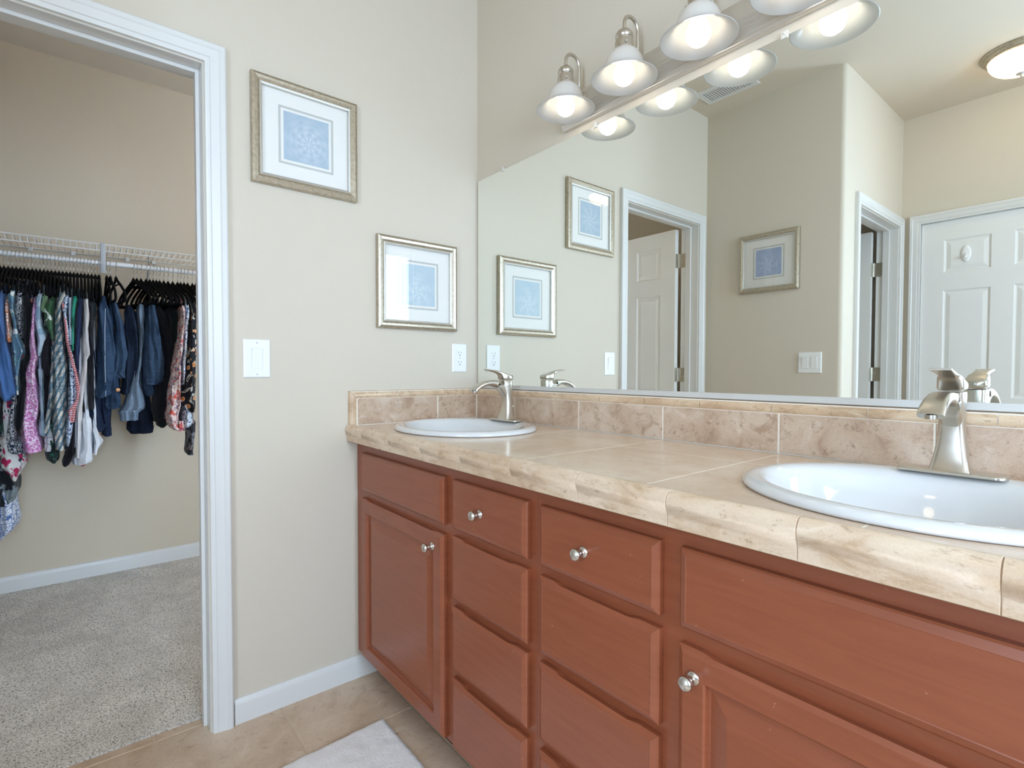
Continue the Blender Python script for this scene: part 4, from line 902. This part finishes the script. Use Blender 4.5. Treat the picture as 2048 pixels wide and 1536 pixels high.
 ('blouse',-1.31,0.18,[(0.944,-0.903,-0.873),(0.913,-0.902,-0.858),(0.861,-0.909,-0.852),(0.831,-0.914,-0.857),(0.821,-0.905,-0.879)],'bluefloral','white hem with blue sprigs below the orange flower dress'),
 ('dress',-1.29,0.2,[(1.53,-0.873,-0.855),(1.5,-0.869,-0.842),(1.424,-0.865,-0.834),(1.322,-0.875,-0.833),(1.169,-0.89,-0.835),(1.041,-0.905,-0.837),(0.952,-0.923,-0.838),(0.926,-0.893,-0.843),(0.9,-0.876,-0.85)],'orangefloral','black dress with orange flowers beside the door casing'),
 ('scarf',-1.33,0.1,[(0.846,-0.889,-0.84),(0.794,-0.881,-0.841),(0.742,-0.877,-0.85),(0.69,-0.884,-0.855),(0.674,-0.878,-0.853)],'greyfloral','wispy grey floral scarf hanging lowest at right'),
]

# ------------------------------------------------------------------ garments: each hangs from the rod at right angles to the back wall
def smooth_levels(L, xf, n=30):
    """resample (z, y0, y1) rows with gentle rounding; rows run from top to bottom"""
    L = [tuple(l) + (xf,) for l in L]
    if L[0][0] < 1.40:      # lower hems hang from the rod too: narrow body above, behind the neighbours
        z, a, b, _ = L[0]; c = (a+b)/2
        L = [(1.462, c-.007, c+.007, -1.44), (max(z+.05, 1.40) if z < 1.35 else z+.03, c-.010, c+.010, min(xf-.07, -1.40)), (z+.015, c-(b-a)*.3, c+(b-a)*.3, xf-.02)] + L
    zs = [l[0] for l in L]; out = []
    ks = sorted(set([zs[0]+(zs[-1]-zs[0])*i/n for i in range(n+1)] + zs), reverse=True)
    for z in ks:
        for i in range(len(L)-1):
            if L[i][0] >= z >= L[i+1][0]:
                d = L[i][0]-L[i+1][0]; t = 0 if d < 1e-6 else (L[i][0]-z)/d
                t2 = t*t*(3-2*t)*.4 + t*.6
                out.append((z,) + tuple(L[i][k]+(L[i+1][k]-L[i][k])*t2 for k in (1, 2, 3))); break
    return out
def garment(name, xf, hd, L, mat, label, seed):
    rows = smooth_levels(L, xf); denimy = mat.startswith('denim') or name == 'trousers'
    t = thing(name, (xf-hd, (rows[0][1]+rows[0][2])/2, 0), label, {'tee_shirt': 'shirt', 'tank_top': 'top', 'ruffled_blouse': 'blouse'}.get(name, name.replace('_', ' ')))
    ox, oy = t.location.x, t.location.y
    m = MB(); N = 44; rings = []; ztop, zbot = rows[0][0], rows[-1][0]
    for j, (z, y0, y1, xj) in enumerate(rows):
        f = (z-zbot)/max(.01, ztop-zbot); c, w = (y0+y1)/2, max((y1-y0)/2, .004)
        back = xf-2*hd
        sh = max(0, 1-(ztop-z)/.07) if rows[0][0] > 1.40 and not denimy else 0      # shoulder slope towards the neck
        xfr = xj - .10*sh**1.3*(1 if xj > -1.40 else 0); xbk = back + .10*sh**1.3
        xc, hx = (xfr+xbk)/2, (xfr-xbk)/2
        ring = []
        for k in range(N):
            a = 2*PI*k/N; ca, sa = math.cos(a), math.sin(a)
            px = math.copysign(abs(ca)**.55, ca); py = math.copysign(abs(sa)**.8, sa)
            taper = 1.0 if px > 0 else 1-.25*(-px)
            wb = min(w, .009); ww = w if px > .2 else wb + (w-wb)*max(0, (px+.8))      # broad at the front edge, slim behind
            yy = c + py*ww*taper
            fold = .0065*math.sin(py*5.0+seed*2.1+z*9) + .004*math.sin(py*11+seed+z*17)
            nz_ = mnoise.noise(Vector((px*3+seed*7, py*3, z*11+seed)))*.007 + mnoise.noise(Vector((px*8, py*7+seed*5, z*32)))*.0035
            if denimy: nz_ += mnoise.noise(Vector((seed*3, py*2, z*55)))*.004
            ring.append((xc+px*hx + (fold*1.5*w/.03 if w < .03 else fold*1.5)*max(0, px) + nz_*px - ox, yy + .35*nz_ + (.002*math.sin(z*40+seed+k)) - oy, z + .004*mnoise.noise(Vector((px*6, seed, 2)))*(1 if j else 0)))
        rings.append(ring)
    m.loft(rings, cap=False)
    # closed neck, open hem folded inwards
    top = rings[0]; cz = sum(p[2] for p in top)/N; cx_ = sum(p[0] for p in top)/N; cy_ = sum(p[1] for p in top)/N
    m.loft([top, [((p[0]-cx_)*.7+cx_, (p[1]-cy_)*.5+cy_, p[2]+.006) for p in top], [((p[0]-cx_)*.2+cx_, (p[1]-cy_)*.2+cy_, p[2]+.009) for p in top]], cap=False)
    bot = rings[-1]; cx_ = sum(p[0] for p in bot)/N; cy_ = sum(p[1] for p in bot)/N
    m.loft([bot, [((p[0]-cx_)*.93+cx_, (p[1]-cy_)*.86+cy_, p[2]+.003) for p in bot], [((p[0]-cx_)*.92+cx_, (p[1]-cy_)*.8+cy_, p[2]+.05) for p in bot]], cap=False)
    body = m.build('legs' if denimy else 'body', FB[mat], t, smooth=True)
    if name == 'jeans' and 'copper' in label:
        k = rows[-4]; bz = 1.021
        yb = -1.1665
        b = MB(); b.lathe([(0, .006), (.006, .0055), (.0095, .004), (.0105, .001), (.0105, -.004)], 20, ax='x'); b.v = [(x+xf+.006-ox, y+yb-oy, z+bz) for x, y, z in b.v]; b.build('button', COPPER, t, smooth=True)['label'] = 'round copper jeans button'
        s = MB(); s.tube([(xf+.0085-ox, -1.208-oy, 1.41), (xf+.0085-ox, -1.212-oy, 1.3), (xf+.009-ox, -1.214-oy, 1.15), (xf+.0085-ox, -1.213-oy, .99)], .0014, 6); s.build('side_seam', THREAD, t)
    if name == 'jeans':
        z, y0, y1, xj = rows[-3] if len(rows) > 3 else rows[-1]
        h = MB(); n = 16; rr_ = []
        for zz in (z+.022, z+.019, z+.006, z+.003):
            pass
        src = rings[-3]
        h.loft([[(p[0]+.0028*(1 if p[0] > -hd*.2 else 0), p[1]*1.04, p[2]+dz) for p in src] for dz in (.012, -.002)], cap=False); h.build('hem', FB[mat], t, smooth=True)
    return t
for i, (nm, xf, hd, L, mat, lab) in enumerate(GARMENTS): garment(nm, xf, hd, L, mat, lab, i*1.37+.5)
# plain dark tops filling the packed rail behind the visible sleeves
for i, (y, w, zb) in enumerate([(-1.515, .022, .95), (-1.465, .02, .92), (-1.425, .022, .90), (-1.375, .02, .93), (-1.335, .02, .88), (-1.30, .018, .92), (-1.268, .016, .93)]):
    garment('cardigan', -1.325, .17, [(1.478, y-.008, y+.008), (1.45, y-w*.8, y+w*.8), (1.3, y-w, y+w), (1.1, y-w, y+w), (zb, y-w*.9, y+w*.9)], 'black', 'plain black top packed between the patterned blouses', 90+i)['group'] = 'black tops packed between the blouses'
# waistband label on the jeans with the white tag
